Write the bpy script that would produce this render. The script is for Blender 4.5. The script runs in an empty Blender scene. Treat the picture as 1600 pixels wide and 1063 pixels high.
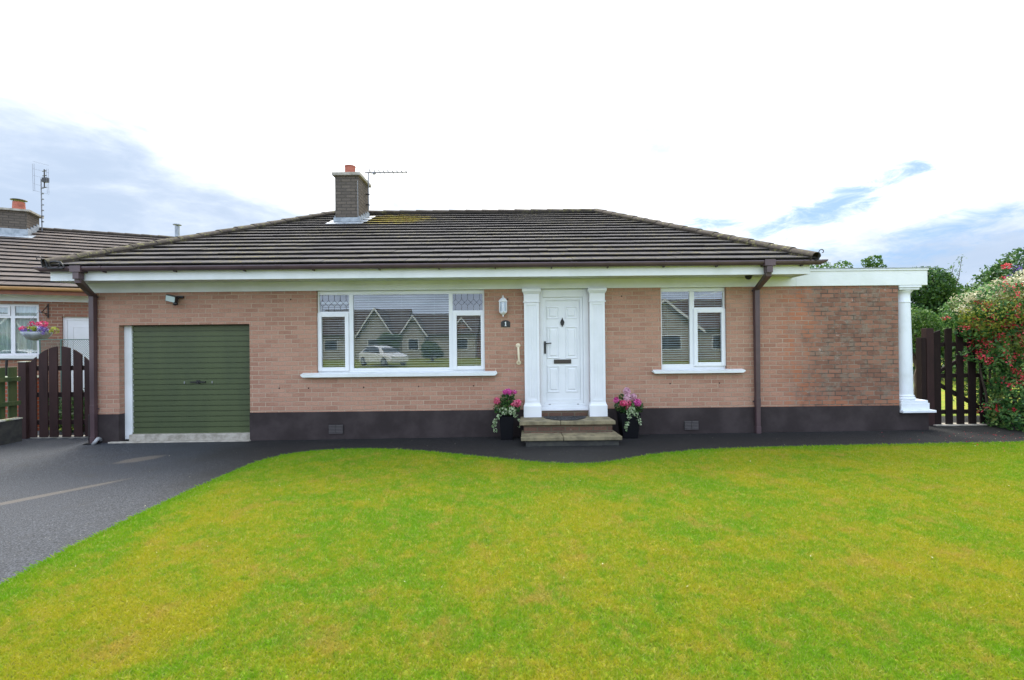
import bpy, math, random
import numpy as np
from mathutils import Vector, Matrix
R = math.radians
rng = np.random.default_rng(7)
random.seed(7)
scn = bpy.context.scene
col = scn.collection

# ------------------------------------------------------------------ camera
cam_d = bpy.data.cameras.new("camera")
cam = bpy.data.objects.new("camera", cam_d)
col.objects.link(cam)
psi, rho, tau = -0.0071, 0.0103, 0.0021
fw = Vector((-math.sin(psi)*math.cos(tau), math.cos(psi)*math.cos(tau), math.sin(tau)))
r0 = Vector((math.cos(psi), math.sin(psi), 0)); u0 = r0.cross(fw)
rr = r0*math.cos(rho) - u0*math.sin(rho); uu = u0*math.cos(rho) + r0*math.sin(rho)
m = Matrix((rr, uu, -fw)).transposed().to_4x4(); m.translation = Vector((0, -8.24, 1.75))
cam.matrix_world = m
cam_d.sensor_width = 36; cam_d.lens = 750/1600*36; cam_d.clip_start = 0.05; cam_d.clip_end = 1500
scn.camera = cam
scn.view_settings.view_transform = 'Standard'; scn.view_settings.look = 'None'
scn.view_settings.exposure = 0.35; scn.view_settings.gamma = 1.0

# ------------------------------------------------------------------ world: bright broken cloud over a Nishita sky
SUN_EL, SUN_AZ = R(56), R(-14)          # azimuth measured from +Y towards +X: beyond the house, a little to the left
w = bpy.data.worlds.new("World"); scn.world = w; w.use_nodes = True
nt = w.node_tree; nt.nodes.clear()
class NG:
    def __init__(s, nt): s.nt = nt
    def n(s, t, **k):
        o = s.nt.nodes.new(t)
        for a, b in k.items(): setattr(o, a, b)
        return o
    def l(s, a, b): s.nt.links.new(a, b)
    def put(s, inp, v):
        if isinstance(v, bpy.types.NodeSocket): s.l(v, inp)
        elif v is not None:
            if hasattr(inp.default_value, '__len__') and not hasattr(v, '__len__'): v = (v,)*len(inp.default_value)
            if hasattr(v, '__len__') and len(v) == 3 and len(inp.default_value) == 4: v = tuple(v)+(1,)
            inp.default_value = v
    def math(s, op, a, b=None, c=None, clamp=False):
        o = s.n('ShaderNodeMath', operation=op, use_clamp=clamp)
        s.put(o.inputs[0], a)
        if b is not None: s.put(o.inputs[1], b)
        if c is not None: s.put(o.inputs[2], c)
        return o.outputs[0]
    def mix(s, f, a, b, mode='MIX'):
        o = s.n('ShaderNodeMix', data_type='RGBA', blend_type=mode)
        s.put(o.inputs[0], f); s.put(o.inputs[6], a); s.put(o.inputs[7], b)
        return o.outputs[2]
    def noise(s, vec, scale, detail=4, rough=.55, dist=0, col=False):
        o = s.n('ShaderNodeTexNoise'); s.put(o.inputs['Vector'], vec)
        o.inputs['Scale'].default_value = scale; o.inputs['Detail'].default_value = detail
        o.inputs['Roughness'].default_value = rough; o.inputs['Distortion'].default_value = dist
        return o.outputs[1 if col else 0]
    def ramp(s, f, pts):
        o = s.n('ShaderNodeValToRGB'); s.put(o.inputs[0], f)
        e = o.color_ramp.elements
        while len(e) < len(pts): e.new(.5)
        for k, (p, c) in zip(e, pts):
            k.position = p; k.color = (c, c, c, 1) if not hasattr(c, '__len__') else tuple(c)+(1,)
        return o.outputs[0]
    def smooth(s, v, a, b):
        o = s.n('ShaderNodeMapRange', interpolation_type='SMOOTHSTEP'); s.put(o.inputs[0], v)
        o.inputs[1].default_value = a; o.inputs[2].default_value = b
        return o.outputs[0]
    def mapping(s, vec, scale=(1, 1, 1), loc=(0, 0, 0), rot=(0, 0, 0)):
        o = s.n('ShaderNodeMapping'); s.put(o.inputs[0], vec)
        o.inputs[1].default_value = loc; o.inputs[2].default_value = rot; o.inputs[3].default_value = scale
        return o.outputs[0]
g = NG(nt)
out = g.n('ShaderNodeOutputWorld'); bg = g.n('ShaderNodeBackground')
sky = g.n('ShaderNodeTexSky', sky_type='NISHITA'); sky.sun_disc = False
sky.sun_elevation = SUN_EL; sky.sun_rotation = SUN_AZ
tc = g.n('ShaderNodeTexCoord'); dirv = tc.outputs['Generated']
sep = g.n('ShaderNodeSeparateXYZ'); g.l(dirv, sep.inputs[0])
dx, dy, dz = sep.outputs
az = g.math('ARCTAN2', dx, dy); el = g.math('ARCSINE', dz)
comb = g.n('ShaderNodeCombineXYZ'); g.l(az, comb.inputs[0]); g.l(el, comb.inputs[1])
def blob(a0, e0, ra, re, rot=0):
    """soft ellipse in azimuth / elevation (degrees)"""
    A = g.math('SUBTRACT', az, R(a0)); E = g.math('SUBTRACT', el, R(e0))
    c, s_ = math.cos(R(rot)), math.sin(R(rot))
    p = g.math('ADD', g.math('MULTIPLY', A, c/R(ra)), g.math('MULTIPLY', E, s_/R(ra)))
    q = g.math('ADD', g.math('MULTIPLY', A, -s_/R(re)), g.math('MULTIPLY', E, c/R(re)))
    d = g.math('ADD', g.math('MULTIPLY', p, p), g.math('MULTIPLY', q, q))
    return g.math('POWER', 2.718, g.math('MULTIPLY', d, -1.0))
skyvec = g.mapping(comb.outputs[0], scale=(1.6, 4.2, 1), rot=(0, 0, R(-12)))
n1 = g.noise(skyvec, 2.2, 7, .6, .4); n2 = g.noise(skyvec, 7, 6, .6, .3)
nmix = g.math('ADD', g.math('MULTIPLY', n1, .65), g.math('MULTIPLY', n2, .35))
# grey-blue cloud bank low on the left, faint grey wisps elsewhere
def union(*bl):
    o = None
    for k, b_ in bl:
        v = g.math('MULTIPLY', b_, k); o = v if o is None else g.math('MAXIMUM', o, v)
    return o
bank = union((1, blob(-44, 13, 24, 8.5, -8)), (.95, blob(-26, 10.5, 15, 5, -14)), (.68, blob(-12, 15.5, 8, 3.5, -28)), (.72, blob(-7, 12.8, 5, 3, -40)), (.62, blob(17.5, 23, 3.5, 4.0, 40)), (.56, blob(25, 27, 3, 4.0, 40)), (.6, blob(-30, 20, 12, 4, -10)), (.4, blob(13, 14, 4, 1.5, 10)), (1.0, blob(42, 6.5, 16, 4.5, 4)), (.5, blob(20, 7, 14, 3.5, 4)))
grey = g.math('MULTIPLY', g.smooth(g.math('ADD', g.math('MULTIPLY', bank, .66), g.math('MULTIPLY', g.math('SUBTRACT', nmix, .5), 1.25)), -.10, .68), .92)
# openings to blue low on the right, feathered by finer noise
n3 = g.noise(g.mapping(comb.outputs[0], scale=(3, 8, 1), rot=(0, 0, R(-16))), 4.5, 8, .68, .6)
hole = union((1, blob(34.5, 13.0, 5.5, 1.9, 12)), (.85, blob(30, 11.5, 5, 1.2, 12)), (.85, blob(22.5, 12.2, 4.2, 1.0, 8)), (.8, blob(38.5, 14.6, 4, 1.0, 10)), (.75, blob(42, 8.8, 8, 1.5, 14)), (.55, blob(30, 8.2, 6, 1.0, 8)))
blue = g.math('MULTIPLY', g.smooth(g.math('ADD', g.math('MULTIPLY', hole, .66), g.math('MULTIPLY', g.math('SUBTRACT', n3, .5), 1.6)), .0, .74), g.smooth(hole, .02, .22))
behind = g.smooth(g.math('MULTIPLY', dy, -1.0), -.25, .5)          # the half of the sky behind the camera
bgrey = g.math('MULTIPLY', g.math('MULTIPLY', behind, g.smooth(nmix, .44, .62)), .4)
grey = g.math('MAXIMUM', grey, bgrey)
white = g.mix(behind, (1.30, 1.32, 1.35), (1.58, 1.82, 2.25))
sd_ = g.n('ShaderNodeVectorMath', operation='DOT_PRODUCT'); g.l(dirv, sd_.inputs[0])
sd_.inputs[1].default_value = (math.sin(SUN_AZ)*math.cos(SUN_EL), math.cos(SUN_AZ)*math.cos(SUN_EL), math.sin(SUN_EL))
white = g.mix(g.smooth(sd_.outputs['Value'], .70, 1.0), white, (5.0, 4.8, 4.4))     # thin cloud glowing round the sun, above the frame
veil = g.smooth(el, R(14), R(1))
white = g.mix(g.math('MULTIPLY', veil, .45), white, (0.70, 0.80, 0.95))
cloudc = g.mix(grey, white, (0.40, 0.51, 0.68))
skyc = g.mix(.5, g.mix(1, sky.outputs[0], (.1, .1, .1), 'MULTIPLY'), (0.16, 0.46, 0.95))
c = g.mix(g.math('MULTIPLY', blue, .85), cloudc, skyc)
ground_f = g.smooth(dz, 0.0, -.03)
c = g.mix(ground_f, c, (.12, .16, .06))
g.put(bg.inputs[0], c); bg.inputs[1].default_value = 1.0
g.l(bg.outputs[0], out.inputs[0])
# sun, veiled by cloud
sd = bpy.data.lights.new("sun", 'SUN'); sd.energy = 2.4; sd.angle = R(22); sd.color = (1, .955, .88)
so = bpy.data.objects.new("sun", sd); col.objects.link(so)
sv = Vector((math.sin(SUN_AZ)*math.cos(SUN_EL), math.cos(SUN_AZ)*math.cos(SUN_EL), math.sin(SUN_EL)))
so.rotation_euler = sv.to_track_quat('Z', 'Y').to_euler(); so.location = sv*60

# ------------------------------------------------------------------ helpers
def G(x): return 0.115 + 0.004*max(-12, min(12, x))
def srgb(r, g_, b):
    f = lambda c: (c/255/12.92 if c/255 <= .04045 else ((c/255+.055)/1.055)**2.4)
    return (f(r), f(g_), f(b))
MATS = {}
def newmat(name):
    m = bpy.data.materials.new(name); m.use_nodes = True; m.node_tree.nodes.clear()
    g = NG(m.node_tree); o = g.n('ShaderNodeOutputMaterial'); b = g.n('ShaderNodeBsdfPrincipled')
    g.l(b.outputs[0], o.inputs[0]); MATS[name] = m
    geo = g.n('ShaderNodeNewGeometry')
    return m, g, b, geo.outputs['Position'], o
def bump(g, b, h, strength=.4, dist=.01):
    o = g.n('ShaderNodeBump'); g.put(o.inputs['Height'], h); o.inputs['Strength'].default_value = strength
    o.inputs['Distance'].default_value = dist; g.l(o.outputs[0], b.inputs['Normal'])
def pbr(name, c, rough=.5, c2=None, scale=6, bscale=80, bstr=.15, spec=.5, metal=0, streak=False, lo=.35, hi=.7):
    m, g, b, pos, _ = newmat(name)
    v = g.mapping(pos, scale=(1, 1, .25)) if streak else pos
    if c2 is not None:
        f = g.smooth(g.noise(v, scale, 5, .6), lo, hi)
        g.put(b.inputs['Base Color'], g.mix(f, c, c2))
    else: g.put(b.inputs['Base Color'], c)
    b.inputs['Roughness'].default_value = rough; b.inputs['Metallic'].default_value = metal
    b.inputs['Specular IOR Level'].default_value = spec
    if bstr: bump(g, b, g.noise(pos, bscale, 3), bstr, .004)
    return m
class MB:
    def __init__(s): s.v = []; s.f = []; s.mi = []
    def face(s, pts, mi=0):
        i = len(s.v); s.v += [tuple(p) for p in pts]; s.f.append(tuple(range(i, i+len(pts)))); s.mi.append(mi)
    def box(s, x0, x1, y0, y1, z0, z1, mi=0, M=None):
        p = [(x, y, z) for z in (z0, z1) for y in (y0, y1) for x in (x0, x1)]
        if M is not None: p = [tuple(M @ Vector(q)) for q in p]
        i = len(s.v); s.v += p
        for f in ((0, 2, 3, 1), (4, 5, 7, 6), (0, 1, 5, 4), (2, 6, 7, 3), (0, 4, 6, 2), (1, 3, 7, 5)):
            s.f.append(tuple(i+k for k in f)); s.mi.append(mi)
    def loft(s, rings, closed=True, cap=True, mi=0):
        i = len(s.v); n = len(rings[0])
        for r in rings: s.v += [tuple(p) for p in r]
        for a in range(len(rings)-1):
            for k in range(n if closed else n-1):
                s.f.append((i+a*n+k, i+a*n+(k+1) % n, i+(a+1)*n+(k+1) % n, i+(a+1)*n+k)); s.mi.append(mi)
        if cap:
            s.f.append(tuple(i+k for k in range(n))[::-1]); s.mi.append(mi)
            s.f.append(tuple(i+(len(rings)-1)*n+k for k in range(n))); s.mi.append(mi)
    def lathe(s, prof, c, n=24, mi=0, cap=True):
        s.loft([[(c[0]+r*math.cos(2*math.pi*k/n), c[1]+r*math.sin(2*math.pi*k/n), z) for k in range(n)] for r, z in prof], mi=mi, cap=cap)
    def tube(s, pts, r, n=8, mi=0, sq=None):
        pts = [Vector(p) for p in pts]; rings = []
        rad = r if hasattr(r, '__len__') else [r]*len(pts)
        for i, p in enumerate(pts):
            a = pts[max(0, i-1)]; b = pts[min(len(pts)-1, i+1)]
            t = (b-a).normalized(); ref = Vector((0, 0, 1)) if abs(t.z) < .9 else Vector((0, 1, 0))
            x = t.cross(ref).normalized(); y = x.cross(t)
            k = 1
            if 0 < i < len(pts)-1:
                t1 = (p-a).normalized(); t2 = (b-p).normalized(); k = 1/max(.5, math.sqrt((1+t1.dot(t2))/2))
            if sq: rings.append([p+x*(sx*sq[0])*k+y*(sy*sq[1])*k for sx, sy in ((-1, -1), (1, -1), (1, 1), (-1, 1))])
            else: rings.append([p+x*rad[i]*math.cos(2*math.pi*j/n)+y*rad[i]*math.sin(2*math.pi*j/n) for j in range(n)])
        s.loft(rings, mi=mi)
    def prism(s, poly, y0, y1, mi=0, M=None):
        """poly of (x,z) extruded from y0 to y1"""
        r = [[Vector((x, y, z)) for x, z in poly] for y in (y0, y1)]
        if M is not None: r = [[M @ p for p in q] for q in r]
        s.loft(r, mi=mi)
    def build(s, name, mats, parent=None, smooth=False, bevel=0, attr=None):
        return link_mesh(name, s.v, s.f, mats, parent, s.mi, smooth, bevel, attr)
WORLD = {}
def link_mesh(name, v, f, mats, parent=None, mi=None, smooth=False, bevel=0, attr=None):
    if not isinstance(mats, (list, tuple)): mats = [mats]
    v = np.asarray(v, dtype=np.float64)
    c = (v.min(0)+v.max(0))/2
    if parent is None: c = np.array([c[0], c[1], v[:, 2].min()])
    me = bpy.data.meshes.new(name)
    if isinstance(f, np.ndarray):
        n, k = f.shape
        me.vertices.add(len(v)); me.vertices.foreach_set('co', (v-c).astype(np.float32).ravel())
        me.loops.add(n*k); me.loops.foreach_set('vertex_index', f.astype(np.int32).ravel())
        me.polygons.add(n); me.polygons.foreach_set('loop_start', np.arange(0, n*k, k, dtype=np.int32))
        me.update(calc_edges=True)
    else:
        me.from_pydata((v-c).tolist(), [], f)
        if mi and len(mats) > 1: me.polygons.foreach_set('material_index', mi)
    for m in mats: me.materials.append(m)
    if attr is not None:
        a = me.attributes.new('v', 'FLOAT', 'POINT'); a.data.foreach_set('value', np.asarray(attr, dtype=np.float32))
    if smooth: me.polygons.foreach_set('use_smooth', [True]*len(me.polygons))
    me.validate(); me.update()
    o = bpy.data.objects.new(name, me); col.objects.link(o)
    if parent is not None:
        o.parent = parent; o.location = Vector(c)-WORLD[parent.name]
    else: o.location = Vector(c)
    WORLD[o.name] = Vector(c)
    if bevel:
        b = o.modifiers.new('bevel', 'BEVEL'); b.width = bevel; b.segments = 2; b.limit_method = 'ANGLE'; b.angle_limit = R(40)
    return o
def tag(o, label=None, cat=None, group=None, kind=None):
    if label: o['label'] = label
    if cat: o['category'] = cat
    if group: o['group'] = group
    if kind: o['kind'] = kind
    return o
def empty(name, loc, label, cat, group=None):
    o = bpy.data.objects.new(name, None); col.objects.link(o); o.location = loc; o.empty_display_size = .2
    WORLD[o.name] = Vector(loc); return tag(o, label, cat, group)

# ------------------------------------------------------------------ materials
def brick_mat(name, c1, c2, mortar, weather=0.0, mort_w=.011, darkm=None, rot=0.0):
    m, g, b, pos, _ = newmat(name)
    geo = g.n('ShaderNodeNewGeometry'); sp = g.n('ShaderNodeSeparateXYZ'); g.l(pos, sp.inputs[0])
    nn = g.n('ShaderNodeSeparateXYZ'); g.l(geo.outputs['Normal'], nn.inputs[0])
    if rot:
        vr = g.n('ShaderNodeVectorRotate', rotation_type='Z_AXIS'); g.l(pos, vr.inputs[0]); vr.inputs['Angle'].default_value = -rot
        sp = g.n('ShaderNodeSeparateXYZ'); g.l(vr.outputs[0], sp.inputs[0])
        vr2 = g.n('ShaderNodeVectorRotate', rotation_type='Z_AXIS'); g.l(geo.outputs['Normal'], vr2.inputs[0]); vr2.inputs['Angle'].default_value = -rot
        nn = g.n('ShaderNodeSeparateXYZ'); g.l(vr2.outputs[0], nn.inputs[0])
    side = g.math('GREATER_THAN', g.math('ABSOLUTE', nn.outputs[0]), .7)
    u = g.math('ADD', g.math('MULTIPLY', sp.outputs[0], g.math('SUBTRACT', 1, side)), g.math('MULTIPLY', g.math('ADD', sp.outputs[1], .11), side))
    cb = g.n('ShaderNodeCombineXYZ'); g.l(u, cb.inputs[0]); g.l(g.math('ADD', sp.outputs[2], 10-.572+.006), cb.inputs[1])
    wob = g.noise(pos, 9, 2, .5, 0, True)
    vv = g.n('ShaderNodeVectorMath', operation='MULTIPLY_ADD'); g.l(wob, vv.inputs[0]); vv.inputs[1].default_value = (.006, .006, 0); g.l(cb.outputs[0], vv.inputs[2])
    def bt(a1, a2, mo):
        t = g.n('ShaderNodeTexBrick'); g.l(vv.outputs[0], t.inputs['Vector'])
        t.inputs['Scale'].default_value = 1; t.inputs['Brick Width'].default_value = .225; t.inputs['Row Height'].default_value = .0766
        t.inputs['Mortar Size'].default_value = mort_w; t.inputs['Mortar Smooth'].default_value = .35; t.inputs['Bias'].default_value = 0
        g.put(t.inputs['Color1'], a1); g.put(t.inputs['Color2'], a2); g.put(t.inputs['Mortar'], mo); t.offset = .5
        return t
    t = bt((0, 0, 0), (1, 1, 1), (.5, .5, .5))
    base = g.mix(g.smooth(t.outputs[0], .1, .9), c1, c2)
    n = g.noise(pos, 2.2, 5, .62); fine = g.noise(pos, 45, 4, .65)
    base = g.mix(g.math('MULTIPLY', g.smooth(n, .35, .7), .45), base, tuple(min(1, k*1.25) for k in c1))
    base = g.mix(g.math('MULTIPLY', g.smooth(fine, .46, .72), .5), base, tuple(k*.5 for k in c2))
    mo = g.mix(g.smooth(n, .3, .7), mortar, tuple(k*.72 for k in mortar))
    if weather:
        # band of orange, wet-stained brick, then dark lichen-spotted brick towards the free end
        X = sp.outputs[0]; nb = g.noise(pos, 1.7, 6, .65, .5)
        k = g.smooth(g.math('ADD', X, g.math('MULTIPLY', g.math('SUBTRACT', nb, .5), 1.6)), 4.6, 5.5)
        rowv = g.smooth(t.outputs[0], .2, .8)
        dark = g.mix(rowv, (.190, .094, .064), (.265, .130, .086))
        dark = g.mix(g.smooth(g.noise(pos, 5, 6, .7), .48, .62), dark, (.205, .150, .112))
        base = g.mix(k, base, dark)
        blk = g.math('MULTIPLY', g.smooth(g.noise(g.mapping(pos, scale=(1.6, 1, .8)), 5.5, 8, .8, .4), .53, .66), 1.0)
        base = g.mix(g.math('MULTIPLY', g.math('MULTIPLY', blk, k), .5), base, (.06, .052, .046))
        oz = g.math('MULTIPLY', g.smooth(g.math('ABSOLUTE', g.math('SUBTRACT', X, 5.0)), .5, .05), g.smooth(g.noise(pos, 4.5, 5, .6, .4), .45, .6))
        low = g.math('MULTIPLY', g.smooth(sp.outputs[2], .80, .58), g.smooth(g.noise(pos, 2, 3), .35, .6))
        base = g.mix(g.math('MULTIPLY', g.math('MAXIMUM', oz, g.math('MULTIPLY', low, k)), .6), base, (.40, .14, .065))
        eff = g.math('MULTIPLY', g.smooth(g.noise(g.mapping(pos, scale=(1, 1, 2.2)), 7.5, 8, .8, .3), .56, .66), g.smooth(g.noise(g.mapping(pos, loc=(3, 0, 2)), .9, 3), .42, .6))
        base = g.mix(g.math('MULTIPLY', eff, g.math('MULTIPLY', k, .85)), base, (.42, .40, .36))
        mo = g.mix(k, mo, g.mix(g.smooth(g.noise(pos, 3.3, 5, .7), .42, .6), (.085, .070, .058), (.24, .19, .145)))
    else:
        eff = g.smooth(g.noise(pos, 3.1, 7, .75, .3), .60, .72)
        base = g.mix(g.math('MULTIPLY', eff, .35), base, (.40, .33, .27))
    colr = g.mix(t.outputs[1], base, mo)
    g.put(b.inputs['Base Color'], colr)
    b.inputs['Roughness'].default_value = .9; b.inputs['Specular IOR Level'].default_value = .25
    h = g.math('ADD', g.math('MULTIPLY', t.outputs[1], -1.0), g.math('MULTIPLY', fine, .55))
    bump(g, b, h, .8, .006)
    return m
M_brick = brick_mat('brick', (.398, .228, .160), (.326, .174, .120), (.46, .345, .255), mort_w=.0075)
M_wing = brick_mat('weathered_brick', (.380, .205, .142), (.310, .158, .108), (.43, .31, .23), weather=1, mort_w=.0085)
M_nbrick = brick_mat('neighbour_brick', (.30, .15, .10), (.24, .115, .08), (.36, .27, .2), rot=math.atan2(.41, .912))
M_chim = brick_mat('chimney_render', (.100, .084, .070), (.140, .115, .094), (.082, .072, .060), mort_w=.010)
M_riser = brick_mat('riser_brick', (.135, .075, .052), (.085, .050, .038), (.13, .11, .075))
M_plinth = pbr('plinth_paint', (.031, .024, .024), .85, (.052, .041, .041), 2.2, 60, .35, spec=.2)
M_white = pbr('white_upvc', (.74, .76, .79), .32, (.69, .715, .74), 3, 200, .03)
M_wood_white = pbr('white_painted_board', (.71, .74, .75), .5, (.62, .655, .64), 1.6, 90, .12)
M_column = pbr('white_masonry_paint', (.70, .74, .79), .6, (.60, .64, .66), 4, 50, .25, lo=.45, hi=.8)
M_brown = pbr('brown_upvc', (.085, .052, .057), .38, (.060, .038, .042), 3, 120, .08)
M_green = pbr('green_shutter_paint', (.080, .102, .046), .36, (.066, .086, .042), 2.5, 40, .10, streak=True)
M_galv = pbr('grey_lead', (.34, .38, .42), .55, (.20, .23, .26), 8, 60, .4)
M_conc = pbr('concrete', (.40, .37, .32), .9, (.24, .22, .18), 9, 90, .6)
M_dark = pbr('black_metal', (.012, .012, .013), .4, None, bstr=0)
M_alu = pbr('aerial_metal', (.16, .17, .19), .45, None, bstr=0, metal=.4)
M_pot = pbr('terracotta_pot', (.38, .115, .075), .8, (.25, .075, .05), 9, 60, .3)
M_stone = pbr('sandstone_slab', (.235, .200, .118), .85, (.115, .098, .058), 7, 55, .7)
M_vent = pbr('vent_grille', (.085, .075, .075), .8, None, bstr=0)
M_cream = pbr('cream_plastic', (.72, .63, .45), .4, None, bstr=0)
M_darkwood = pbr('brown_stained_wood', (.036, .017, .016), .75, (.022, .011, .011), 5, 70, .5, spec=.25, streak=True)
M_blackwood = pbr('dark_stained_wood', (.012, .007, .0065), .8, (.020, .011, .010), 5, 70, .5, spec=.2, streak=True)
M_greenwood = pbr('mossy_green_wood', (.030, .058, .018), .85, (.075, .095, .030), 7, 60, .6, streak=True)
M_wallgrey = pbr('dark_weathered_block', (.030, .030, .028), .9, (.055, .055, .045), 8, 50, .8)
M_cap = pbr('pale_coping', (.50, .50, .44), .9, (.22, .26, .10), 8, 50, .6)
M_inner = pbr('room_wall', (.20, .19, .18), .9, None, bstr=0)
M_curtain = pbr('net_curtain', (.80, .86, .82), .9, (.70, .78, .74), 30, 0, 0, streak=True)
M_soft = pbr('soffit_board', (.62, .65, .58), .6, (.55, .58, .50), 2, 60, .1)
M_rubber = pbr('black_rubber', (.012, .012, .013), .55, (.03, .03, .032), 40, 60, .8)
M_planter = pbr('black_gloss_planter', (.004, .0042, .006), .6, None, bstr=0, spec=.15)
M_soil = pbr('soil', (.03, .02, .012), .95, None, bstr=.5)
M_tan = pbr('tan_gutter', (.46, .27, .11), .4, (.40, .22, .085), 3, 60, .1)
M_orange = pbr('stained_fascia', (.22, .070, .022), .5, (.16, .05, .02), 4, 60, .3)
M_gmesh = pbr('green_wire', (.07, .13, .11), .6, None, bstr=0)
M_cable = pbr('grey_pipe', (.30, .31, .32), .4, None, bstr=0)
# glass of windows: mostly see-through, mirrors the street
def glass_mat(name, base, k):
    m = bpy.data.materials.new(name); m.use_nodes = True; m.node_tree.nodes.clear(); g = NG(m.node_tree)
    o = g.n('ShaderNodeOutputMaterial'); t = g.n('ShaderNodeBsdfTransparent'); t.inputs[0].default_value = (.80, .86, .86, 1)
    gl = g.n('ShaderNodeBsdfGlossy'); gl.inputs['Roughness'].default_value = .0; gl.inputs[0].default_value = (.93, .97, 1, 1)
    fr = g.n('ShaderNodeFresnel'); fr.inputs[0].default_value = 1.5
    f = g.math('ADD', g.math('MULTIPLY', fr.outputs[0], k), base, clamp=True)
    geo = g.n('ShaderNodeNewGeometry')
    bp = g.n('ShaderNodeBump'); bp.inputs['Strength'].default_value = .05; bp.inputs['Distance'].default_value = .01
    g.put(bp.inputs['Height'], g.noise(geo.outputs['Position'], 1.6, 1)); g.l(bp.outputs[0], gl.inputs['Normal'])
    mx = g.n('ShaderNodeMixShader'); g.l(f, mx.inputs[0]); g.l(t.outputs[0], mx.inputs[1]); g.l(gl.outputs[0], mx.inputs[2]); g.l(mx.outputs[0], o.inputs[0])
    return m
M_glass = glass_mat('window_glass', .10, 1.6)
M_lglass = glass_mat('lantern_glass', .10, 1.0)
def tile_mat(name, c1, c2, lich, moss=None, lich_lo=.56):
    m, g, b, pos, _ = newmat(name)
    a = g.n('ShaderNodeAttribute', attribute_name='v')
    base = g.mix(a.outputs['Fac'], c1, c2)
    base = g.mix(g.math('MULTIPLY', g.smooth(g.noise(pos, 1.1, 5, .6), .4, .7), .5), base, tuple(k*1.3 for k in c2))
    base = g.mix(g.math('MULTIPLY', g.smooth(g.noise(pos, 22, 5, .7), .5, .75), .5), base, tuple(k*.5 for k in c1))
    lf = g.math('MULTIPLY', g.smooth(g.noise(pos, 13, 6, .75, .3), lich_lo, lich_lo+.09), g.smooth(g.noise(pos, .8, 3), .38, .6))
    base = g.mix(g.math('MULTIPLY', lf, .8), base, lich)
    if moss:
        sp = g.n('ShaderNodeSeparateXYZ'); g.l(pos, sp.inputs[0])
        A = g.math('DIVIDE', g.math('SUBTRACT', sp.outputs[0], moss[0]), moss[2]); B = g.math('DIVIDE', g.math('SUBTRACT', sp.outputs[1], moss[1]), moss[3])
        d = g.math('ADD', g.math('MULTIPLY', A, A), g.math('MULTIPLY', B, B))
        mk = g.smooth(g.math('ADD', d, g.math('MULTIPLY', g.math('SUBTRACT', g.noise(pos, 5, 7, .8), .5), 5.0)), 1.2, .2)
        base = g.mix(g.math('MULTIPLY', mk, .95), base, g.mix(g.smooth(g.noise(pos, 9, 4), .4, .6), (.30, .27, .010), (.22, .13, .014)))
    g.put(b.inputs['Base Color'], base); b.inputs['Roughness'].default_value = .9; b.inputs['Specular IOR Level'].default_value = .15
    bump(g, b, g.noise(pos, 60, 5, .7), .5, .006)
    return m
M_tile = tile_mat('concrete_tile', (.048, .046, .050), (.076, .072, .074), (.17, .145, .035), moss=(-2.75, 3.62, .95, .75), lich_lo=.53)
M_tile_edge = pbr('tile_butt_edge', (.014, .012, .012), .95, (.03, .026, .02), 12, 40, .4)  # near-black butts: dark algae, plus each course's shadow line put into the colour
M_ridge = tile_mat('ridge_tile', (.050, .042, .036), (.080, .067, .056), (.20, .19, .08), lich_lo=.52)
M_ntile = tile_mat('neighbour_tile', (.078, .066, .062), (.115, .099, .092), (.22, .14, .055))
# ground materials
def asphalt():
    m, g, b, pos, _ = newmat('asphalt')
    sp = g.n('ShaderNodeSeparateXYZ'); g.l(pos, sp.inputs[0])
    fine = g.noise(pos, 85, 3, .75); mid = g.noise(pos, 1.1, 5, .6)
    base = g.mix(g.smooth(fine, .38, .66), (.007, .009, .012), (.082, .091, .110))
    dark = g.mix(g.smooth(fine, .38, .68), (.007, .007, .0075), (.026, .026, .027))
    # sky sheen on the drive and house shade on the path, painted in
    sheen = g.smooth(g.math('ADD', g.math('ADD', sp.outputs[0], g.math('MULTIPLY', sp.outputs[1], .55)), g.math('MULTIPLY', g.math('SUBTRACT', mid, .5), 2.0)), -3.9, -6.3)
    base = g.mix(sheen, dark, base)
    base = g.mix(g.math('MULTIPLY', g.smooth(g.noise(pos, 3, 6, .7), .52, .7), .4), base, (.03, .029, .028))
    # two worn sandy scrapes
    def scrape(x, y, rx, ry, a):
        A = g.math('SUBTRACT', sp.outputs[0], x); B = g.math('SUBTRACT', sp.outputs[1], y)
        c_, s_ = math.cos(a), math.sin(a)
        p = g.math('ADD', g.math('MULTIPLY', A, c_/rx), g.math('MULTIPLY', B, s_/rx)); q = g.math('ADD', g.math('MULTIPLY', A, -s_/ry), g.math('MULTIPLY', B, c_/ry))
        d = g.math('ADD', g.math('MULTIPLY', p, p), g.math('MULTIPLY', q, q))
        return g.smooth(g.math('ADD', d, g.math('MULTIPLY', g.math('SUBTRACT', g.noise(pos, 5, 5, .7), .5), 1.6)), 1.3, .4)
    sc = g.math('MAXIMUM', scrape(-5.35, -1.25, .30, .16, .9), scrape(-5.2, -2.95, .85, .07, .95))
    base = g.mix(g.math('MULTIPLY', sc, .75), base, (.12, .105, .09))
    base = g.mix(g.smooth(g.noise(pos, 55, 2, .4), .72, .76), base, (.22, .22, .21))
    g.put(b.inputs['Base Color'], base); b.inputs['Roughness'].default_value = .68; b.inputs['Specular IOR Level'].default_value = .3
    bump(g, b, g.noise(pos, 160, 4, .7), .9, .006)
    return m
M_asphalt = asphalt()
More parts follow.
